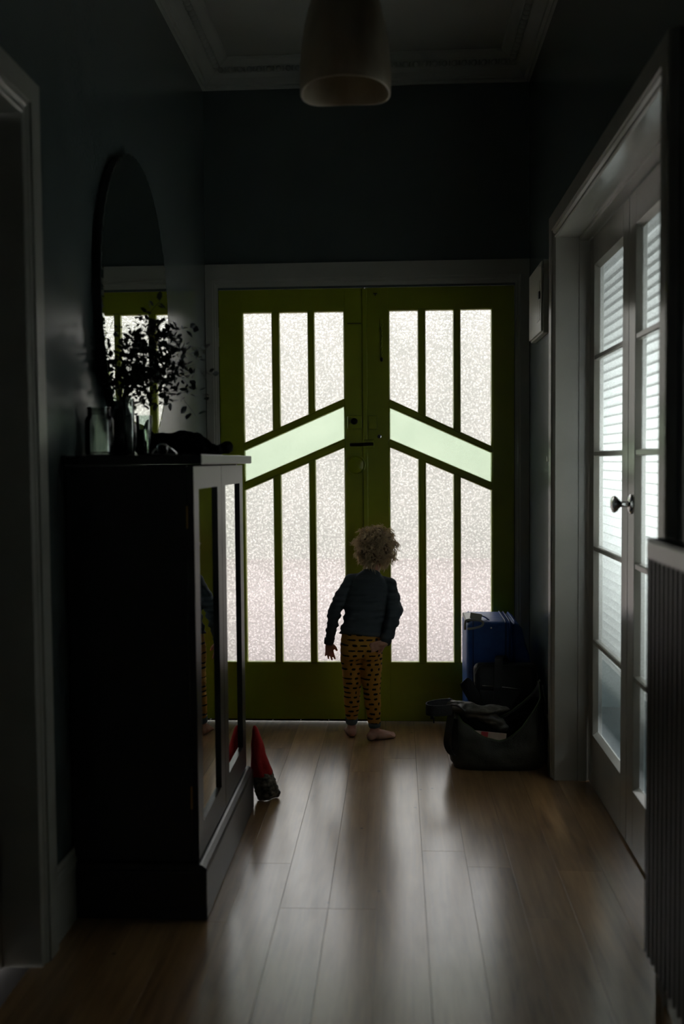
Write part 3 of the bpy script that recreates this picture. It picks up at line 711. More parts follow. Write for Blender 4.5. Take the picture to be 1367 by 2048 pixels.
# vase with dried branches
VX, VY = -.825, 2.98
vs_ = thing('vase_of_branches', (VX, VY, TZ), 'dark vase holding an arching bunch of dried leafy branches before the mirror', 'plant')
lathe('vase', [(.030, 0), (.036, .005), (.044, .05), (.042, .09), (.026, .13), (.020, .15), (.024, .165), (.021, .165), (.017, .15), (.022, .13), (.038, .09), (.038, .05), (.030, .008)], (VX, VY, TZ), BLACKW, vs_)
bm = bmesh.new()
lf = [(0, 0, 0), (.35, .30, .05), (.7, .26, .04), (1, 0, -.05), (.7, -.26, .04), (.35, -.30, .05)]
va = [bm.verts.new((x*.027, y*.027, z*.027)) for x, y, z in lf]; mid = [bm.verts.new((.35*.027, 0, -.001)), bm.verts.new((.7*.027, 0, -.001))]
for f in ((va[0], mid[0], va[1]), (va[1], mid[0], mid[1], va[2]), (va[2], mid[1], va[3]), (va[0], va[5], mid[0]), (va[5], va[4], mid[1], mid[0]), (va[4], va[3], mid[1])): bm.faces.new(f)
r3 = random.Random(11)
leafmesh = bpy.data.meshes.new('leaf'); bm.to_mesh(leafmesh); bm.free(); leafmesh.materials.append(LEAF); leafmesh.shade_smooth()
neck = Vector((VX, VY, TZ+.155))
tips = [((-.70, 2.97, 1.715), .05), ((-.665, 3.0, 1.66), .06), ((-.60, 3.0, 1.64), .06), ((-.575, 3.02, 1.575), .06), ((-.560, 3.02, 1.50), .06), ((-.575, 3.0, 1.43), .08), ((-.60, 2.98, 1.375), .09), ((-.74, 3.03, 1.67), .04),
        ((-.79, 3.0, 1.62), .03), ((-.80, 3.05, 1.53), .04), ((-.76, 2.90, 1.60), .04), ((-.66, 2.92, 1.56), .07), ((-.84, 2.93, 1.55), .03), ((-.63, 3.05, 1.47), .08), ((-.70, 2.94, 1.48), .06), ((-.72, 3.08, 1.45), .07), ((-.84, 2.88, 1.46), .05), ((-.655, 2.98, 1.60), .05), ((-.75, 2.98, 1.56), .03), ((-.59, 2.99, 1.54), .07), ((-.69, 3.04, 1.62), .05)]
for tp, arcup in tips:
    tp = Vector(tp); m1 = neck.lerp(tp, .35)+Vector((0, 0, arcup)); m2 = neck.lerp(tp, .72)+Vector((r3.uniform(-.012,.012), r3.uniform(-.02,.02), arcup*.9))
    base = Vector((VX+r3.uniform(-.01,.01), VY+r3.uniform(-.01,.01), TZ+.03))
    path = spline([base, neck+Vector((r3.uniform(-.008,.008), r3.uniform(-.008,.008), 0)), m1, m2, tp], 8)
    bm = bmesh.new(); add_tube(bm, path, [max(.0007, .0019-.0013*i/len(path)) for i in range(len(path))], 5); mesh_obj('stem', bm, STEM, vs_, True)
    nl = 14
    for i in range(nl):
        t = .38+.62*i/(nl-1); k = min(len(path)-2, int(t*(len(path)-1))); p = path[k].lerp(path[k+1], t*(len(path)-1)-k)
        dr = (path[k+1]-path[k]).normalized()
        side = Vector((r3.gauss(0, 1), r3.gauss(0, 1), r3.gauss(0, 1))); side = (side-dr*side.dot(dr)).normalized()
        ax = (dr*r3.uniform(.1, .9)+side).normalized(); p = p+side*r3.uniform(0, .012)
        o = bpy.data.objects.new('leaf', leafmesh); C.objects.link(o); o.parent = vs_
        o.location = p-Vector((VX, VY, TZ)); q = ax.to_track_quat('X', 'Z'); o.rotation_mode = 'QUATERNION'
        from mathutils import Quaternion
        o.rotation_quaternion = q @ Quaternion((1, 0, 0), r3.uniform(0, 2*PI)); s = r3.uniform(.7, 1.25); o.scale = (s, s*r3.uniform(.8, 1.1), s)

bm = bmesh.new(); count = 0
while count < 900:
    c = Vector((r3.gauss(-.748, .058), r3.gauss(2.99, .05), r3.gauss(1.52, .075)))
    if c.x < -.845 or (c.x > -.79 and c.z < 1.405) or ((c-Vector((-.73, 2.99, 1.52))).length > .17): continue
    M_ = Matrix.Translation(c) @ Vector((r3.gauss(0,1), r3.gauss(0,1), r3.gauss(0,1))).normalized().to_track_quat('X', 'Z').to_matrix().to_4x4() @ Matrix.Scale(r3.uniform(.6, 1.05), 4)
    vv = [bm.verts.new(M_ @ v.co) for v in leafmesh.vertices]
    for p_ in leafmesh.polygons: bm.faces.new([vv[i] for i in p_.vertices])
    count += 1
o = mesh_obj('small_leaves', bm, LEAF, vs_, True); o['kind'] = 'stuff'
# ------------------------------------------------------------------ pendant lamp
LX, LY = -.126, 2.62
pl = thing('pendant_lamp', (LX, LY, ZC), 'pale marbled bell-shaped pendant lamp hanging from the ceiling', 'lamp')
zr = 2.182
po = [(.116, 0), (.1175, .03), (.1165, .07), (.112, .12), (.103, .17), (.090, .22), (.073, .265), (.052, .305), (.030, .33), (.020, .338)]
pi_ = [(r-.006, z-.004*(i > 4)) for i, (r, z) in enumerate(po)]
bm = bmesh.new(); add_lathe(bm, [(r, z+zr) for r, z in po]+[(max(.012, r), z+zr) for r, z in pi_[::-1]]+[(po[0][0]-.003, zr-.002), (po[0][0], zr)], (LX, LY, 0), 'Z', 56, False)
bmesh.ops.remove_doubles(bm, verts=bm.verts, dist=.00005)
for v in bm.verts:                                                # hand-made rim, not quite round
    a = math.atan2(v.co.y-LY, v.co.x-LX); k = max(0, 1-(v.co.z-zr)/.12); v.co.z += k*(-.006*math.cos(2*a)-.003*math.sin(3*a))
o = mesh_obj('shade', bm, SHADE, pl, True)
lathe('lamp_holder', [(.021, .336), (.023, .345), (.020, .395), (.008, .405)], (LX, LY, zr), DMETAL, pl)
bm = bmesh.new(); add_tube(bm, [(LX, LY, zr+.40), (LX, LY, ZC-.02)], .0035, 8); mesh_obj('cord', bm, DMETAL, pl)
lathe('ceiling_rose', [(.05, 0), (.048, -.012), (.03, -.024), (.008, -.028)], (LX, LY, ZC), TRIM, pl)
lathe('bulb', [(.013, .30), (.013, .27), (.018, .255), (.029, .225), (.031, .205), (.025, .183), (.012, .173), (.001, .171)], (LX, LY, zr), mat('opal_bulb', (.7,.7,.66), .1), pl)

# ------------------------------------------------------------------ meter box, switches on right wall
mb = thing('meter_box', (XR, 4.28, 1.74), 'white wall-mounted box with small latch high beside the green doors', 'cabinet')
box('casing', (XR-.022, 4.09, 1.745), (XR, 4.46, 2.037), WHITEP, mb, .002, 1)
box('cover', (XR-.030, 4.095, 1.752), (XR-.023, 4.455, 2.031), WHITEP, mb, .002, 1)
box('label_panel', (XR-.0312, 4.125, 1.80), (XR-.030, 4.20, 1.96), mat('panel_grey', (.42,.43,.36), .4), mb)
box('latch', (XR-.036, 4.115, 1.885), (XR-.031, 4.135, 1.915), DMETAL, mb, .001, 1)
for z, lb in ((1.352, 'plain white switch plate beside the side doors, the upper of two'), (1.238, 'white switch plate with protruding knob beside the side doors, lower of two')):
    s = thing('light_switch', (XR, 3.985, z), lb, 'switch')
    box('plate', (XR-.007, 3.955, z-.035), (XR, 4.015, z+.035), WHITEP, s, .002, 1)
    if z < 1.3: lathe('knob', [(.012, 0), (.012, -.014), (.002, -.015)], (XR-.007, 3.985, z), WHITEP, s, 'X', 16)
    else: box('rocker', (XR-.010, 3.978, z-.010), (XR-.007, 3.992, z+.010), WHITEP, s, .001, 1)

# ------------------------------------------------------------------ radiator
rd = thing('radiator', (.57, 1.65, 0), 'tall dark corrugated panel radiator in the right foreground', 'radiator')
RX0 = .536; RY0, RY1 = .95, 2.175; RZ0, RZ1 = .155, 1.066
bm = bmesh.new(); P_ = .0333; rows = []
y = RY0
k = 0; seq = []
while y < RY1-.001:
    for fy, fx in ((0, 0), (.35, 0), (.5, .012), (.85, .012)): seq.append((min(y+fy*P_, RY1), fx))
    y += P_
seq.append((RY1, 0))
A = [bm.verts.new((RX0+fx, yy, RZ0)) for yy, fx in seq]; B = [bm.verts.new((RX0+fx, yy, RZ1-.045)) for yy, fx in seq]
A2 = [bm.verts.new((RX0+fx+.0015, yy, RZ0)) for yy, fx in seq]; B2 = [bm.verts.new((RX0+fx+.0015, yy, RZ1-.045)) for yy, fx in seq]
for i in range(len(seq)-1):
    bm.faces.new((A[i], A[i+1], B[i+1], B[i])); bm.faces.new((A2[i+1], A2[i], B2[i], B2[i+1])); bm.faces.new((A[i], A2[i], A2[i+1], A[i+1])); bm.faces.new((B[i], B[i+1], B2[i+1], B2[i]))
mesh_obj('front_panel', bm, RADM, rd)
bm = bmesh.new(); A = [bm.verts.new((RX0+.020+fx, yy, RZ0+.002)) for yy, fx in seq]; B = [bm.verts.new((RX0+.020+fx, yy, RZ1-.05)) for yy, fx in seq]
for i in range(len(seq)-1): bm.faces.new((A[i], A[i+1], B[i+1], B[i]))
o = mesh_obj('convector_fins', bm, RADM, rd)
box('header_tube', (RX0-.002, RY0, RZ1-.046), (RX0+.045, RY1+.002, RZ1-.004), RADTOP, rd, .006, 3)
box('back_panel', (RX0+.036, RY0, RZ0), (RX0+.045, RY1, RZ1-.05), RADM, rd)
bm = bmesh.new()
add_box(bm, (RX0-.003, RY0, RZ1-.004), (RX0+.001, RY1, RZ1)); add_box(bm, (RX0+.042, RY0, RZ1-.004), (RX0+.046, RY1, RZ1))
yy = RY0
while yy < RY1: add_box(bm, (RX0+.001, yy, RZ1-.003), (RX0+.042, yy+.006, RZ1-.0005)); yy += .018
mesh_obj('top_grille', bm, RADM, rd)
for yy in (1.2, 2.0): box('bracket', (RX0+.045, yy, .5), (XR-.0005, yy+.03, .53), RADM, rd)
for yy in (1.0, 2.13): box('valve', (RX0+.012, yy, .0), (RX0+.030, yy+.02, RZ0+.001), CHROME, rd, .003, 2)

# ------------------------------------------------------------------ suitcase
sc_ = thing('suitcase', (.44, 4.45, 0), 'bright blue soft cabin suitcase standing in the corner behind the dark bags', 'suitcase')
SY0, SY1 = 4.31, 4.63
def rbox(bm, a, b, r, seg=4):
    t = bmesh.new(); add_box(t, a, b); bmesh.ops.recalc_face_normals(t, faces=t.faces)
    bmesh.ops.bevel(t, geom=t.edges[:], offset=r, segments=seg, affect='EDGES', profile=.5)
    me = bpy.data.meshes.new('t'); t.to_mesh(me); t.free(); bm.from_mesh(me); bpy.data.meshes.remove(me)
bm = bmesh.new(); rbox(bm, (.297, SY0, .035), (.50, SY1, .538), .028)
mesh_obj('shell', bm, BLUE, sc_, True)
bm = bmesh.new()                                                 # bulging front pockets, sloping outwards to the bottom
pr = [(.495, .05), (.495, .532), (.520, .530), (.538, .505), (.548, .45), (.565, .40), (.580, .33), (.584, .25), (.58, .10), (.56, .05)]
A = [bm.verts.new((x, SY0+.008, z)) for x, z in pr]; B = [bm.verts.new((x, SY1-.008, z)) for x, z in pr]
bm.faces.new(A); bm.faces.new(B[::-1])
for i in range(len(pr)): bm.faces.new((A[i], A[(i+1) % len(pr)], B[(i+1) % len(pr)], B[i]))
bmesh.ops.recalc_face_normals(bm, faces=bm.faces); bevel(bm, .010, 3)
mesh_obj('front_pocket', bm, BLUE, sc_, True)
def loop_band(x, z1, nm, m, r=.004, y0=SY0, y1=SY1):
    bm = bmesh.new()
    pts = [(x, y0-.001, .05), (x, y0-.001, z1-.03), (x, y0+.008, z1-.008), (x, y0+.03, z1+.001), (x, y1-.03, z1+.001), (x, y1-.008, z1-.008), (x, y1+.001, z1-.03), (x, y1+.001, .05)]
    add_tube(bm, pts, r, 6); return mesh_obj(nm, bm, m, sc_, True)
loop_band(.325, .538, 'edge_piping', BLUED, .003); loop_band(.465, .538, 'zip', BLUED); loop_band(.483, .538, 'zip', BLUED, .003); loop_band(.505, .535, 'edge_piping', BLUE, .0045, SY0+.006, SY1-.006)
hb = box('handle_housing', (.293, SY0+.03, .530), (.352, SY0+.23, .545), DMETAL, sc_, .004, 2)
bm = bmesh.new(); add_tube(bm, spline([(.290, SY0-.002, .505), (.291, SY0-.004, .538), (.305, SY0-.003, .548), (.345, SY0-.002, .546), (.366, SY0+.0, .538), (.362, SY0-.002, .522), (.33, SY0-.004, .512), (.300, SY0-.004, .508)], 5), .005, 8)
mesh_obj('corner_grip', bm, mat('grip_grey', (.30,.30,.28), .3), sc_, True)
bm = bmesh.new(); ribbon(bm, spline([(.40, SY0+.06, .536), (.375, SY0+.06, .553), (.345, SY0+.06, .560), (.32, SY0+.06, .545)]), (0, .014, 0), .004); mesh_obj('top_handle', bm, BLUE, sc_)
bm = bmesh.new(); add_box(bm, (.312, SY0+.02, .548), (.362, SY0+.024, .572)); bmesh.ops.rotate(bm, cent=(.337, SY0+.02, .55), matrix=Matrix.Rotation(.16, 3, 'Y'), verts=bm.verts)
mesh_obj('luggage_tag', bm, mat('tag_grey', (.35,.35,.30), .6), sc_)
lathe('stud', [(.005, 0), (.004, -.003), (.001, -.0035)], (.402, SY0+.002, .512), CHROME, sc_, 'Y', 14)
for x in (.335, .53):
    for yy in (SY0+.05, SY1-.05):
        bm = bmesh.new(); add_lathe(bm, [(.008, -.011), (.019, -.010), (.021, 0), (.019, .010), (.008, .011)], (x, yy, .0212), 'Y', 18, True); mesh_obj('wheel', bm, BLACKF, sc_, True)
        box('wheel_bracket', (x-.012, yy-.018, .024), (x+.012, yy+.018, .042), BLACKF, sc_, .002, 1)

# ------------------------------------------------------------------ laptop bag
lb = thing('laptop_bag', (.455, 4.22, 0), 'black zipped briefcase bag leaning between the blue suitcase and open bag', 'bag')
def lean(v):                                                      # leans back on the suitcase
    v.y += (v.z)*.10
bm = bmesh.new(); rbox(bm, (.322, 4.185, .0), (.592, 4.250, .372), .028, 5)
for v in bm.verts: lean(v.co)
mesh_obj('bag_body', bm, BLACKF, lb, True)
bm = bmesh.new(); rbox(bm, (.345, 4.176, .03), (.575, 4.20, .27), .011, 3)
for v in bm.verts: lean(v.co)
mesh_obj('outer_pocket', bm, BLACKF, lb, True)
bm = bmesh.new(); pts = [(.328, 4.186, .06), (.327, 4.184, .33), (.340, 4.184, .358), (.362, 4.184, .369), (.552, 4.184, .369), (.576, 4.184, .357), (.587, 4.184, .33), (.588, 4.186, .06)]
pts = [(x, y+z*.10, z) for x, y, z in pts]; add_tube(bm, pts, .0025, 6); mesh_obj('edge_piping', bm, mat('black_vinyl', (.02,.02,.02), .35), lb, True)
bm = bmesh.new(); add_tube(bm, [(.355, 4.176+.029, .285), (.46, 4.173+.028, .278), (.565, 4.176+.027, .262)], .0022, 6); mesh_obj('zip', bm, CHROME, lb, True)
bm = bmesh.new(); ribbon(bm, spline([(.405, 4.178, .05), (.415, 4.185, .2), (.425, 4.215, .372), (.43, 4.24, .398), (.445, 4.26, .398), (.46, 4.28, .375)]), (.017, 0, 0), .004); mesh_obj('carry_strap', bm, BLACKF, lb)
bm = bmesh.new(); ribbon(bm, spline([(.36, 4.155, .16), (.335, 4.15, .23), (.295, 4.15, .305), (.275, 4.155, .315), (.28, 4.165, .29), (.32, 4.168, .22)]), (.013, .0, .012), .004); mesh_obj('shoulder_strap', bm, BLACKF, lb)

# ------------------------------------------------------------------ open olive shoulder bag
bg_ = thing('shoulder_bag', (.40, 4.03, 0), 'slouched open olive-brown canvas shoulder bag on the floor by the side doors', 'bag')
bcx, bcy, bhx, bhy = .400, 4.035, .198, .098
def rimz(a):
    c, s = math.cos(a), math.sin(a)                                # a=0 right, -pi/2 front (towards camera)
    x = c
    if x > .0: z = .118+.222*max(0, x)**1.9
    else: z = .118+.122*abs(x)**1.7
    if s > 0: z += .05*s
    return z
def bag_pt(a, v, inset=0.0):
    n_ = 3.2; c, s = math.cos(a), math.sin(a)
    k = (abs(c)**n_+abs(s)**n_)**(-1/n_)
    hz = rimz(a); z = v*hz
    bulge = .91+.13*math.sin(PI*min(1, .12+v*.88))-.05*v*(1 if s < 0 else .3)
    x = bcx+(bhx-inset)*k*c*bulge; y = bcy+(bhy-inset)*k*s*bulge
    if v < .12: x = bcx+(x-bcx)*(.93+.07*v/.12); y = bcy+(y-bcy)*(.93+.07*v/.12)
    d = noise.noise(Vector((x*13, y*13, z*16)))*.012+noise.noise(Vector((x*34, y*34, z*30)))*.005
    if v > .02: x += d*c; y += d*s
    return Vector((min(x, .590), y, max(z+(.004*noise.noise(Vector((x*30, y*30, 1))) if v > .5 else 0), 0)))
na, nv = 72, 16; bm = bmesh.new(); O = [[bm.verts.new(bag_pt(2*PI*k/na, i/nv)) for k in range(na)] for i in range(nv+1)]
I = [[bm.verts.new(bag_pt(2*PI*k/na, i/nv, .006)+Vector((0, 0, .004 if i == 0 else 0))) for k in range(na)] for i in range(nv+1)]
for G in (O, I):
    for i in range(nv):
        for k in range(na):
            f = bm.faces.new((G[i][k], G[i][(k+1) % na], G[i+1][(k+1) % na], G[i+1][k])); f.material_index = 1 if G is I else 0
for k in range(na): bm.faces.new((O[nv][k], O[nv][(k+1) % na], I[nv][(k+1) % na], I[nv][k]))
bm.faces.new(O[0]); f = bm.faces.new(I[0]); f.material_index = 1
body = mesh_obj('bag_body', bm, [OLIVE, BLACKF], bg_, True)
bm = bmesh.new(); add_tube(bm, [bag_pt(2*PI*k/na, 1.0, .003) for k in range(na+1)], .003, 6, False); mesh_obj('rim_piping', bm, PIPING, bg_, True)
bm = bmesh.new()                                                   # thick folded flap lying over the left of the mouth
sec = spline([(.195, 3.995, .255), (.245, 3.985, .243), (.300, 3.980, .230), (.355, 3.978, .208), (.400, 3.976, .180), (.428, 3.975, .150)], 5)
for q_ in sec: q_.y += .010
add_tube(bm, sec, [(.020, .028)]*4+[(.022, .029)]*(len(sec)-10)+[(.021, .028), (.020, .026), (.018, .024), (.016, .021), (.013, .017), (.009, .012)], 16, True, (0, 1, 0))
add_ell(bm, (.33, 4.0, .235), (.12, .05, .016)); add_ell(bm, (.235, 4.0, .245), (.05, .05, .018))
def fold(co, nr): return noise.noise(Vector((co.x*22, co.y*30, co.z*60)))*.007+noise.noise(co*80)*.0025
remeshed('folded_flap', bm, KHAKI, bg_, .005, 2, .5, fold)
bm = bmesh.new(); ribbon(bm, spline([(.215, 3.950, .245), (.16, 3.945, .240), (.125, 3.952, .240), (.112, 3.968, .243), (.122, 3.985, .248), (.16, 3.99, .255), (.21, 3.99, .26)], 5), (0, .003, .021), .004); mesh_obj('strap_loop', bm, BLACKF, bg_)
bm = bmesh.new(); add_box(bm, (.128, 3.950, .205), (.140, 3.956, .235)); add_box(bm, (.139, 3.950, .190), (.144, 3.955, .214)); mesh_obj('strap_end', bm, BLACKF, bg_)
bm = bmesh.new(); pts = spline([(.21, 3.95, .265), (.235, 3.945, .262), (.255, 3.942, .250), (.262, 3.94, .243)], 4); add_tube(bm, pts, .004, 8); mesh_obj('buckle', bm, mat('buckle_plastic', (.05,.05,.05), .12), bg_, True)
bm = bmesh.new(); ribbon(bm, spline([(.212, 3.955, .235), (.200, 3.945, .17), (.193, 3.95, .11), (.205, 3.945, .075), (.222, 3.94, .07), (.226, 3.94, .13), (.224, 3.95, .21)], 5), (.012, -.008, 0), .004); mesh_obj('side_strap', bm, BLACKF, bg_)
bm = bmesh.new(); ribbon(bm, spline([(.575, 3.985, .335), (.586, 3.98, .26), (.588, 3.975, .18), (.584, 3.97, .13)], 5), (0, .014, 0), .004); mesh_obj('side_strap', bm, BLACKF, bg_)
bk = thing('paper_booklet', (.35, 3.985, .08), 'cream and red booklet poking out of the open olive bag', 'booklet')
bm = bmesh.new(); add_box(bm, (.285, 3.966, .045), (.425, 3.970, .152)); bmesh.ops.rotate(bm, cent=(.35, 3.965, .09), matrix=Matrix.Rotation(.10, 3, 'Y'), verts=bm.verts); mesh_obj('pages', bm, PAPERM, bk)
bm = bmesh.new(); add_box(bm, (.325, 3.9648, .126), (.352, 3.9658, .1515)); bmesh.ops.rotate(bm, cent=(.35, 3.965, .09), matrix=Matrix.Rotation(.10, 3, 'Y'), verts=bm.verts); mesh_obj('red_print', bm, REDM, bk)

# ------------------------------------------------------------------ red and knitted draught toy by the cabinet
rs = thing('red_stocking', (-.48, 3.58, 0), 'red cloth stocking with dark knitted foot slumped against the far end of the cabinet', 'stocking')
def felt(co, nr): return noise.noise(Vector((co.x*40, co.y*30, co.z*14)))*.006
bm = bmesh.new(); add_tube(bm, [(-.520, 3.545, .287), (-.518, 3.545, .275), (-.512, 3.55, .22), (-.504, 3.56, .16), (-.495, 3.57, .10)], [(.004, .005), (.010, .012), (.022, .022), (.032, .03), (.040, .034)], 18, True, (1, 0, 0))
remeshed('red_cloth', bm, RED, rs, .004, 2, .5, felt)
bm = bmesh.new(); add_tube(bm, [(-.497, 3.568, .112), (-.49, 3.575, .07), (-.482, 3.585, .035), (-.478, 3.59, .012)], [(.0375, .033), (.041, .036), (.044, .036), (.040, .034)], 18, True, (1, 0, 0))
add_capsule(bm, (-.468, 3.585, .022), (-.450, 3.60, .019), .019, .017)
def knit(co, nr): return math.sin(co.z*420)*.0012*(1 if co.z > .03 else .3)+noise.noise(co*60)*.004
o = remeshed('knitted_foot', bm, JAMBD, rs, .004, 1, .5, knit)
for v in o.data.vertices: v.co.z = max(v.co.z, .0005)
bm = bmesh.new(); pts = [(-.466+.020*math.cos(a), 3.578+.010*math.sin(a), .028+.010*math.sin(a)-.004*math.cos(a)) for a in [2*PI*k/20 for k in range(21)]]; add_tube(bm, pts, .0035, 8, False)
mesh_obj('pale_edging', bm, mat('pale_knit', (.30,.32,.26), .9), rs, True)

# ------------------------------------------------------------------ the child
ch_ = thing('person', (-.155, 4.38, 0), 'small child with blond curls, dark top and mustard leggings peering at the doors', 'person')
HC = Vector((-.097, 4.455, .850))
hips = Vector((-.155, 4.335, .455))
# joints
sL, eL, wL = Vector((-.205, 4.405, .700)), Vector((-.272, 4.365, .590)), Vector((-.303, 4.375, .440))
sR, eR, wR = Vector((-.036, 4.405, .685)), Vector((-.012, 4.335, .575)), Vector((-.052, 4.265, .460))
hL, kL, aL = Vector((-.200, 4.345, .41)), Vector((-.202, 4.385, .235)), Vector((-.210, 4.445, .050))
hR, kR, aR = Vector((-.118, 4.340, .41)), Vector((-.116, 4.360, .232)), Vector((-.103, 4.378, .050))
torso = [(-.158, 4.330, .385), (-.157, 4.330, .43), (-.154, 4.335, .48), (-.148, 4.345, .53), (-.138, 4.365, .59), (-.130, 4.385, .64), (-.122, 4.40, .69), (-.116, 4.41, .722), (-.112, 4.42, .742)]
trad = [(.070, .066), (.094, .080), (.090, .075), (.086, .070), (.088, .068), (.092, .066), (.084, .058), (.058, .044), (.034, .034)]
def torso_tube(bm, g, i0=0, i1=9):
    add_tube(bm, torso[i0:i1], [(a+g, b+g) for a, b in trad[i0:i1]], 28, True, (1, 0, 0))
bm = bmesh.new(); torso_tube(bm, -.004)
add_capsule(bm, (-.114, 4.415, .73), HC+Vector((0, -.01, -.05)), .031, .033, 16)
# head: skull, face, cheeks, chin, nose, ears
tilt = Matrix.Rotation(math.radians(8), 3, 'Y') @ Matrix.Rotation(math.radians(6), 3, 'X')
def hp(x, y, z): return HC + tilt @ Vector((x, y, z))
add_ell(bm, hp(0, -.008, .012), (.067, .078, .070), 24, 16, tilt); add_ell(bm, hp(0, .022, -.028), (.052, .052, .048), 20, 12, tilt)
add_ell(bm, hp(0, .050, -.060), (.020, .020, .014)); add_ell(bm, hp(.026, .050, -.036), (.020, .018, .018)); add_ell(bm, hp(-.026, .050, -.036), (.020, .018, .018))
add_capsule(bm, hp(0, .068, -.006), hp(0, .078, -.024), .006, .0085, 10)
for s in (-1, 1): add_ell(bm, hp(s*.067, .0, -.012), (.006, .012, .018))
chain(bm, [sL, eL, wL], [.029, .0235, .0165]); chain(bm, [sR, eR, wR], [.029, .0235, .0165])
chain(bm, [hL, kL, kL.lerp(aL, .35), aL], [.046, .033, .031, .019]); chain(bm, [hR, kR, kR.lerp(aR, .35), aR], [.046, .033, .031, .019])
# feet
def foot(ank, dirv, side):
    d = Vector(dirv).normalized(); s = Vector((d.y, -d.x, 0))*side             # s points to the big toe side
    a = Vector((ank.x, ank.y, 0))
    add_capsule(bm, ank, a-d*.012+Vector((0, 0, .024)), .019, .022, 14)
    add_ell(bm, a-d*.020+Vector((0, 0, .021)), (.021, .021, .0205))
    chain(bm, [a+Vector((0, 0, .030)), a+d*.045+Vector((0, 0, .020)), a+d*.078+Vector((0, 0, .0145))], [.022, .019, .0135])
    chain(bm, [a+d*.01+s*.006+Vector((0, 0, .02)), a+d*.080+s*.012+Vector((0, 0, .0125))], [.019, .0125])
    chain(bm, [a+d*.01-s*.008+Vector((0, 0, .018)), a+d*.068-s*.016+Vector((0, 0, .0115))], [.018, .0115])
    for k, (o_, ln, r) in enumerate(((.021, .106, .0098), (.007, .104, .0075), (-.004, .100, .007), (-.015, .093, .0065), (-.024, .085, .006))):
        add_capsule(bm, a+d*.068+s*o_*.9+Vector((0, 0, .010)), a+d*(ln)+s*o_+Vector((0, 0, r*.95)), r, r, 8)
foot(aL, (-.12, 1, 0), 1)
foot(aR, (.80, .52, 0), -1)
# hands: palm and five fingers
def hand(wr, dirv, normal, thumb_side, curl, ln=1.0, spread=.17):
    d = Vector(dirv).normalized(); nn = Vector(normal); nn = (nn-d*nn.dot(d)).normalized(); s = d.cross(nn).normalized()*thumb_side
    pm = wr+d*.030
    add_capsule(bm, wr, wr+d*.014, .0155, .0155, 12)
    for o_ in (-.012, -.004, .004, .012): add_capsule(bm, wr+d*.012+s*o_*.7, wr+d*.040+s*o_*1.05, .0095, .0080, 10)
    for k, (o_, L_, r) in enumerate(((.0150, .034, .0058), (.0050, .038, .0060), (-.0050, .035, .0057), (-.0145, .027, .0051))):
        sp = (1.5-k)*spread; f = (d+s*sp*.55).normalized()
        p0 = wr+d*.040+s*o_; p1 = p0+f*L_*.45*ln; c = curl*(1+.25*k)
        f2 = (f*math.cos(c)+nn*math.sin(c)).normalized(); p2 = p1+f2*L_*.32*ln; f3 = (f*math.cos(1.9*c)+nn*math.sin(1.9*c)).normalized(); p3 = p2+f3*L_*.26*ln
        chain(bm, [p0, p1, p2, p3], [r, r*.95, r*.88, r*.74], 8)
    t0 = wr+d*.012+s*.012; t1 = t0+(d*.55+s*.65+nn*.25).normalized()*.020; t2 = t1+(d*.85+s*.30+nn*.3).normalized()*.016; chain(bm, [t0, t1, t2], [.0085, .0068, .0056], 8)
hand(wL, (.02, .04, -1), (.4, .9, 0), 1, .13, 1.1, .34)
hand(wR+Vector((-.004, -.008, -.006)), (-1, -.05, -.32), (0, .95, -.1), 1, .30, 1.0, .12)
remeshed('body', bm, SKIN, ch_, .0032, 4, .5)
# shirt
bm = bmesh.new(); torso_tube(bm, .006, 2, 9)
add_tube(bm, [(-.1560, 4.331, .474), (-.154, 4.335, .495)], [(.1010, .086), (.097, .082)], 28, True, (1, 0, 0))
chain(bm, [sL+Vector((.02, 0, .0)), sL, eL, wL.lerp(eL, .12)], [.036, .036, .031, .0235], 16); chain(bm, [sR+Vector((-.02, 0, 0)), sR, eR, wR.lerp(eR, .10)], [.036, .036, .032, .0265], 16)
chain(bm, [sL+Vector((.005, 0, .0)), (-.15, 4.41, .712)], [.036, .030]); chain(bm, [sR+Vector((-.005, 0, 0)), (-.09, 4.41, .706)], [.036, .030])
def creases(co, nr):
    a = noise.noise(Vector((co.x*9+co.z*6, co.y*6, co.z*46)))
    b = noise.noise(Vector((co.x*14-co.z*10, co.y*10, co.z*75+3)))
    k = .4+.6*min(1, max(0, (.72-co.z)/.1))
    return k*(.0062*(abs(a)**.6)*(1 if a > 0 else -1)+.0035*b)
remeshed('long_sleeved_top', bm, SHIRT, ch_, .0036, 3, .5, creases)
bm = bmesh.new(); t_ = (wL-eL).normalized(); add_tube(bm, [wL-t_*.014, wL-t_*.004, wL+t_*.012], [.0228, .0225, .0205], 20); mesh_obj('cuff', bm, SHIRT, ch_, True)
t_ = (wR-eR).normalized(); bm = bmesh.new(); add_tube(bm, [wR-t_*.012, wR, wR+t_*.010], [.0248, .0240, .0215], 20); mesh_obj('cuff', bm, SHIRT, ch_, True)
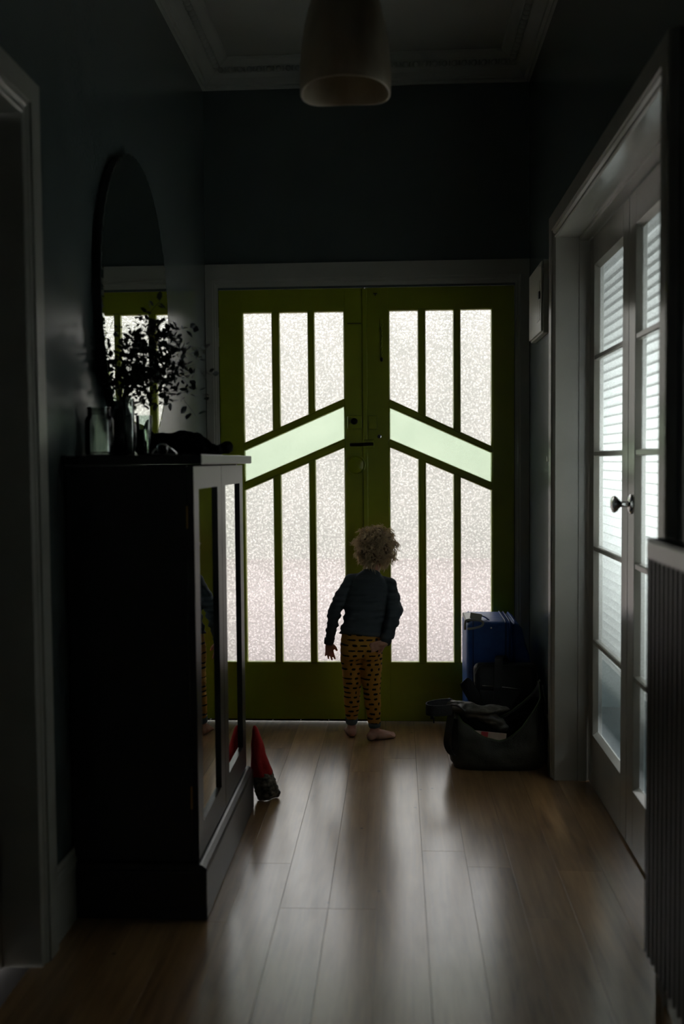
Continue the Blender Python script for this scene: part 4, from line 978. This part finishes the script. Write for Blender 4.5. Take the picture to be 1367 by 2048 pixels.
# leggings
bm = bmesh.new(); torso_tube(bm, .001, 0, 3)
add_ell(bm, (-.196, 4.300, .415), (.050, .048, .052)); add_ell(bm, (-.118, 4.298, .415), (.050, .048, .052))
chain(bm, [hL+Vector((0, 0, .02)), hL+Vector((-.001, .004, -.05)), kL, kL.lerp(aL, .35), kL.lerp(aL, .83)], [.051, .050, .0385, .0365, .0275], 18)
chain(bm, [hR+Vector((0, 0, .02)), hR+Vector((.001, .002, -.05)), kR, kR.lerp(aR, .35), kR.lerp(aR, .83)], [.051, .050, .0385, .0365, .0275], 18)
def legfold(co, nr):
    return .0028*noise.noise(Vector((co.x*12, co.y*10, co.z*55)))+.003*math.exp(-((co.z-.26)/.02)**2)*abs(noise.noise(Vector((co.x*20, co.y*20, co.z*90))))*2
remeshed('leggings', bm, TROUSER, ch_, .0038, 3, .5, legfold)
for k_, a_ in ((kL, aL), (kR, aR)):
    t_ = (a_-k_).normalized(); bm = bmesh.new(); c = k_.lerp(a_, .86); add_tube(bm, [c-t_*.016, c-t_*.010, c+t_*.012, c+t_*.016], [.0265, .0285, .0265, .0245], 20); mesh_obj('ankle_cuff', bm, CUFF, ch_, True)
# face details
for s in (-1, 1):
    e = hp(s*.026, .0655, .002); bm = bmesh.new(); add_ell(bm, e, (.0095, .006, .0075)); ey = mesh_obj('eye', bm, EYEW, ch_, True)
    bm = bmesh.new(); add_ell(bm, e+Vector((0, .0045, 0)), (.0045, .0022, .0045)); mesh_obj('iris', bm, IRIS, ey, True)
bm = bmesh.new(); add_tube(bm, spline([hp(-.016, .066, -.043), hp(-.006, .0725, -.0415), hp(0, .073, -.043), hp(.006, .0725, -.0415), hp(.016, .066, -.043)], 4), .0035, 8); mesh_obj('mouth', bm, LIP, ch_, True)
# curly hair: cap and hundreds of locks
rh = random.Random(5); bm = bmesh.new()
add_ell(bm, hp(0, -.010, .014), (.074, .083, .077), 24, 16, tilt)
for v in list(bm.verts):
    q = tilt.inverted() @ (v.co-HC)
    if q.y > .045 and q.z < .045: v.co = HC + tilt @ Vector((q.x*.8, .02, q.z*.8))
mesh_obj('hair_cap', bm, vary(mat('hair_gap_shade', (.2,.14,.08), .7), (.16,.11,.06), (.26,.18,.11), 50, 2), ch_, True)  # cap coloured darker to stand for shade in the gaps between locks
bm = bmesh.new(); nlock = 0
while nlock < 300:
    u = Vector((rh.gauss(0, 1), rh.gauss(0, 1), rh.gauss(0, 1))).normalized()
    if u.y > .35 and u.z < .45: continue
    if u.z < -.80: continue
    root = HC + tilt @ Vector((u.x*.070, -.010+u.y*.079, .010+u.z*.072)); nrm = (tilt @ u).normalized(); grav = Vector((0, 0, -1))
    Lk = rh.uniform(.024, .050) if rh.random() < .85 else rh.uniform(.05, .062); steps = 15
    tang = (nrm*(.75 if u.z > 0 else .42)+grav*(.25 if u.z > -.2 else .6)+Vector((rh.gauss(0,.5), rh.gauss(0,.5), rh.gauss(0,.5)))*.8).normalized()
    a1, a2 = frame_for(tang); cr = rh.uniform(.007, .013); ph = rh.uniform(0, 2*PI); turns = rh.uniform(.9, 1.9); sg = rh.choice((-1, 1))
    for st in range(6):
        o1 = Vector((rh.gauss(0, 1), rh.gauss(0, 1), rh.gauss(0, 1)))*.0016; dph = rh.gauss(0, .16); lk = Lk*rh.uniform(.85, 1.1); cc = cr*rh.uniform(.82, 1.15); pts = []
        for i in range(steps):
            t = i/(steps-1); g = cc*min(1, t*2.6)*(1-.35*t); p = root+o1*(1+t)+tang*lk*t*.85+grav*.016*t*t
            pts.append(p+a1*g*math.cos(ph+dph+sg*turns*2*PI*t)+a2*g*math.sin(ph+dph+sg*turns*2*PI*t))
        r0 = rh.uniform(.0007, .0015)
        add_tube(bm, pts, [r0*(1-.6*(i/(steps-1))**2) for i in range(steps)], 4)
    nlock += 1
mesh_obj('curly_hair', bm, HAIR, ch_, True)
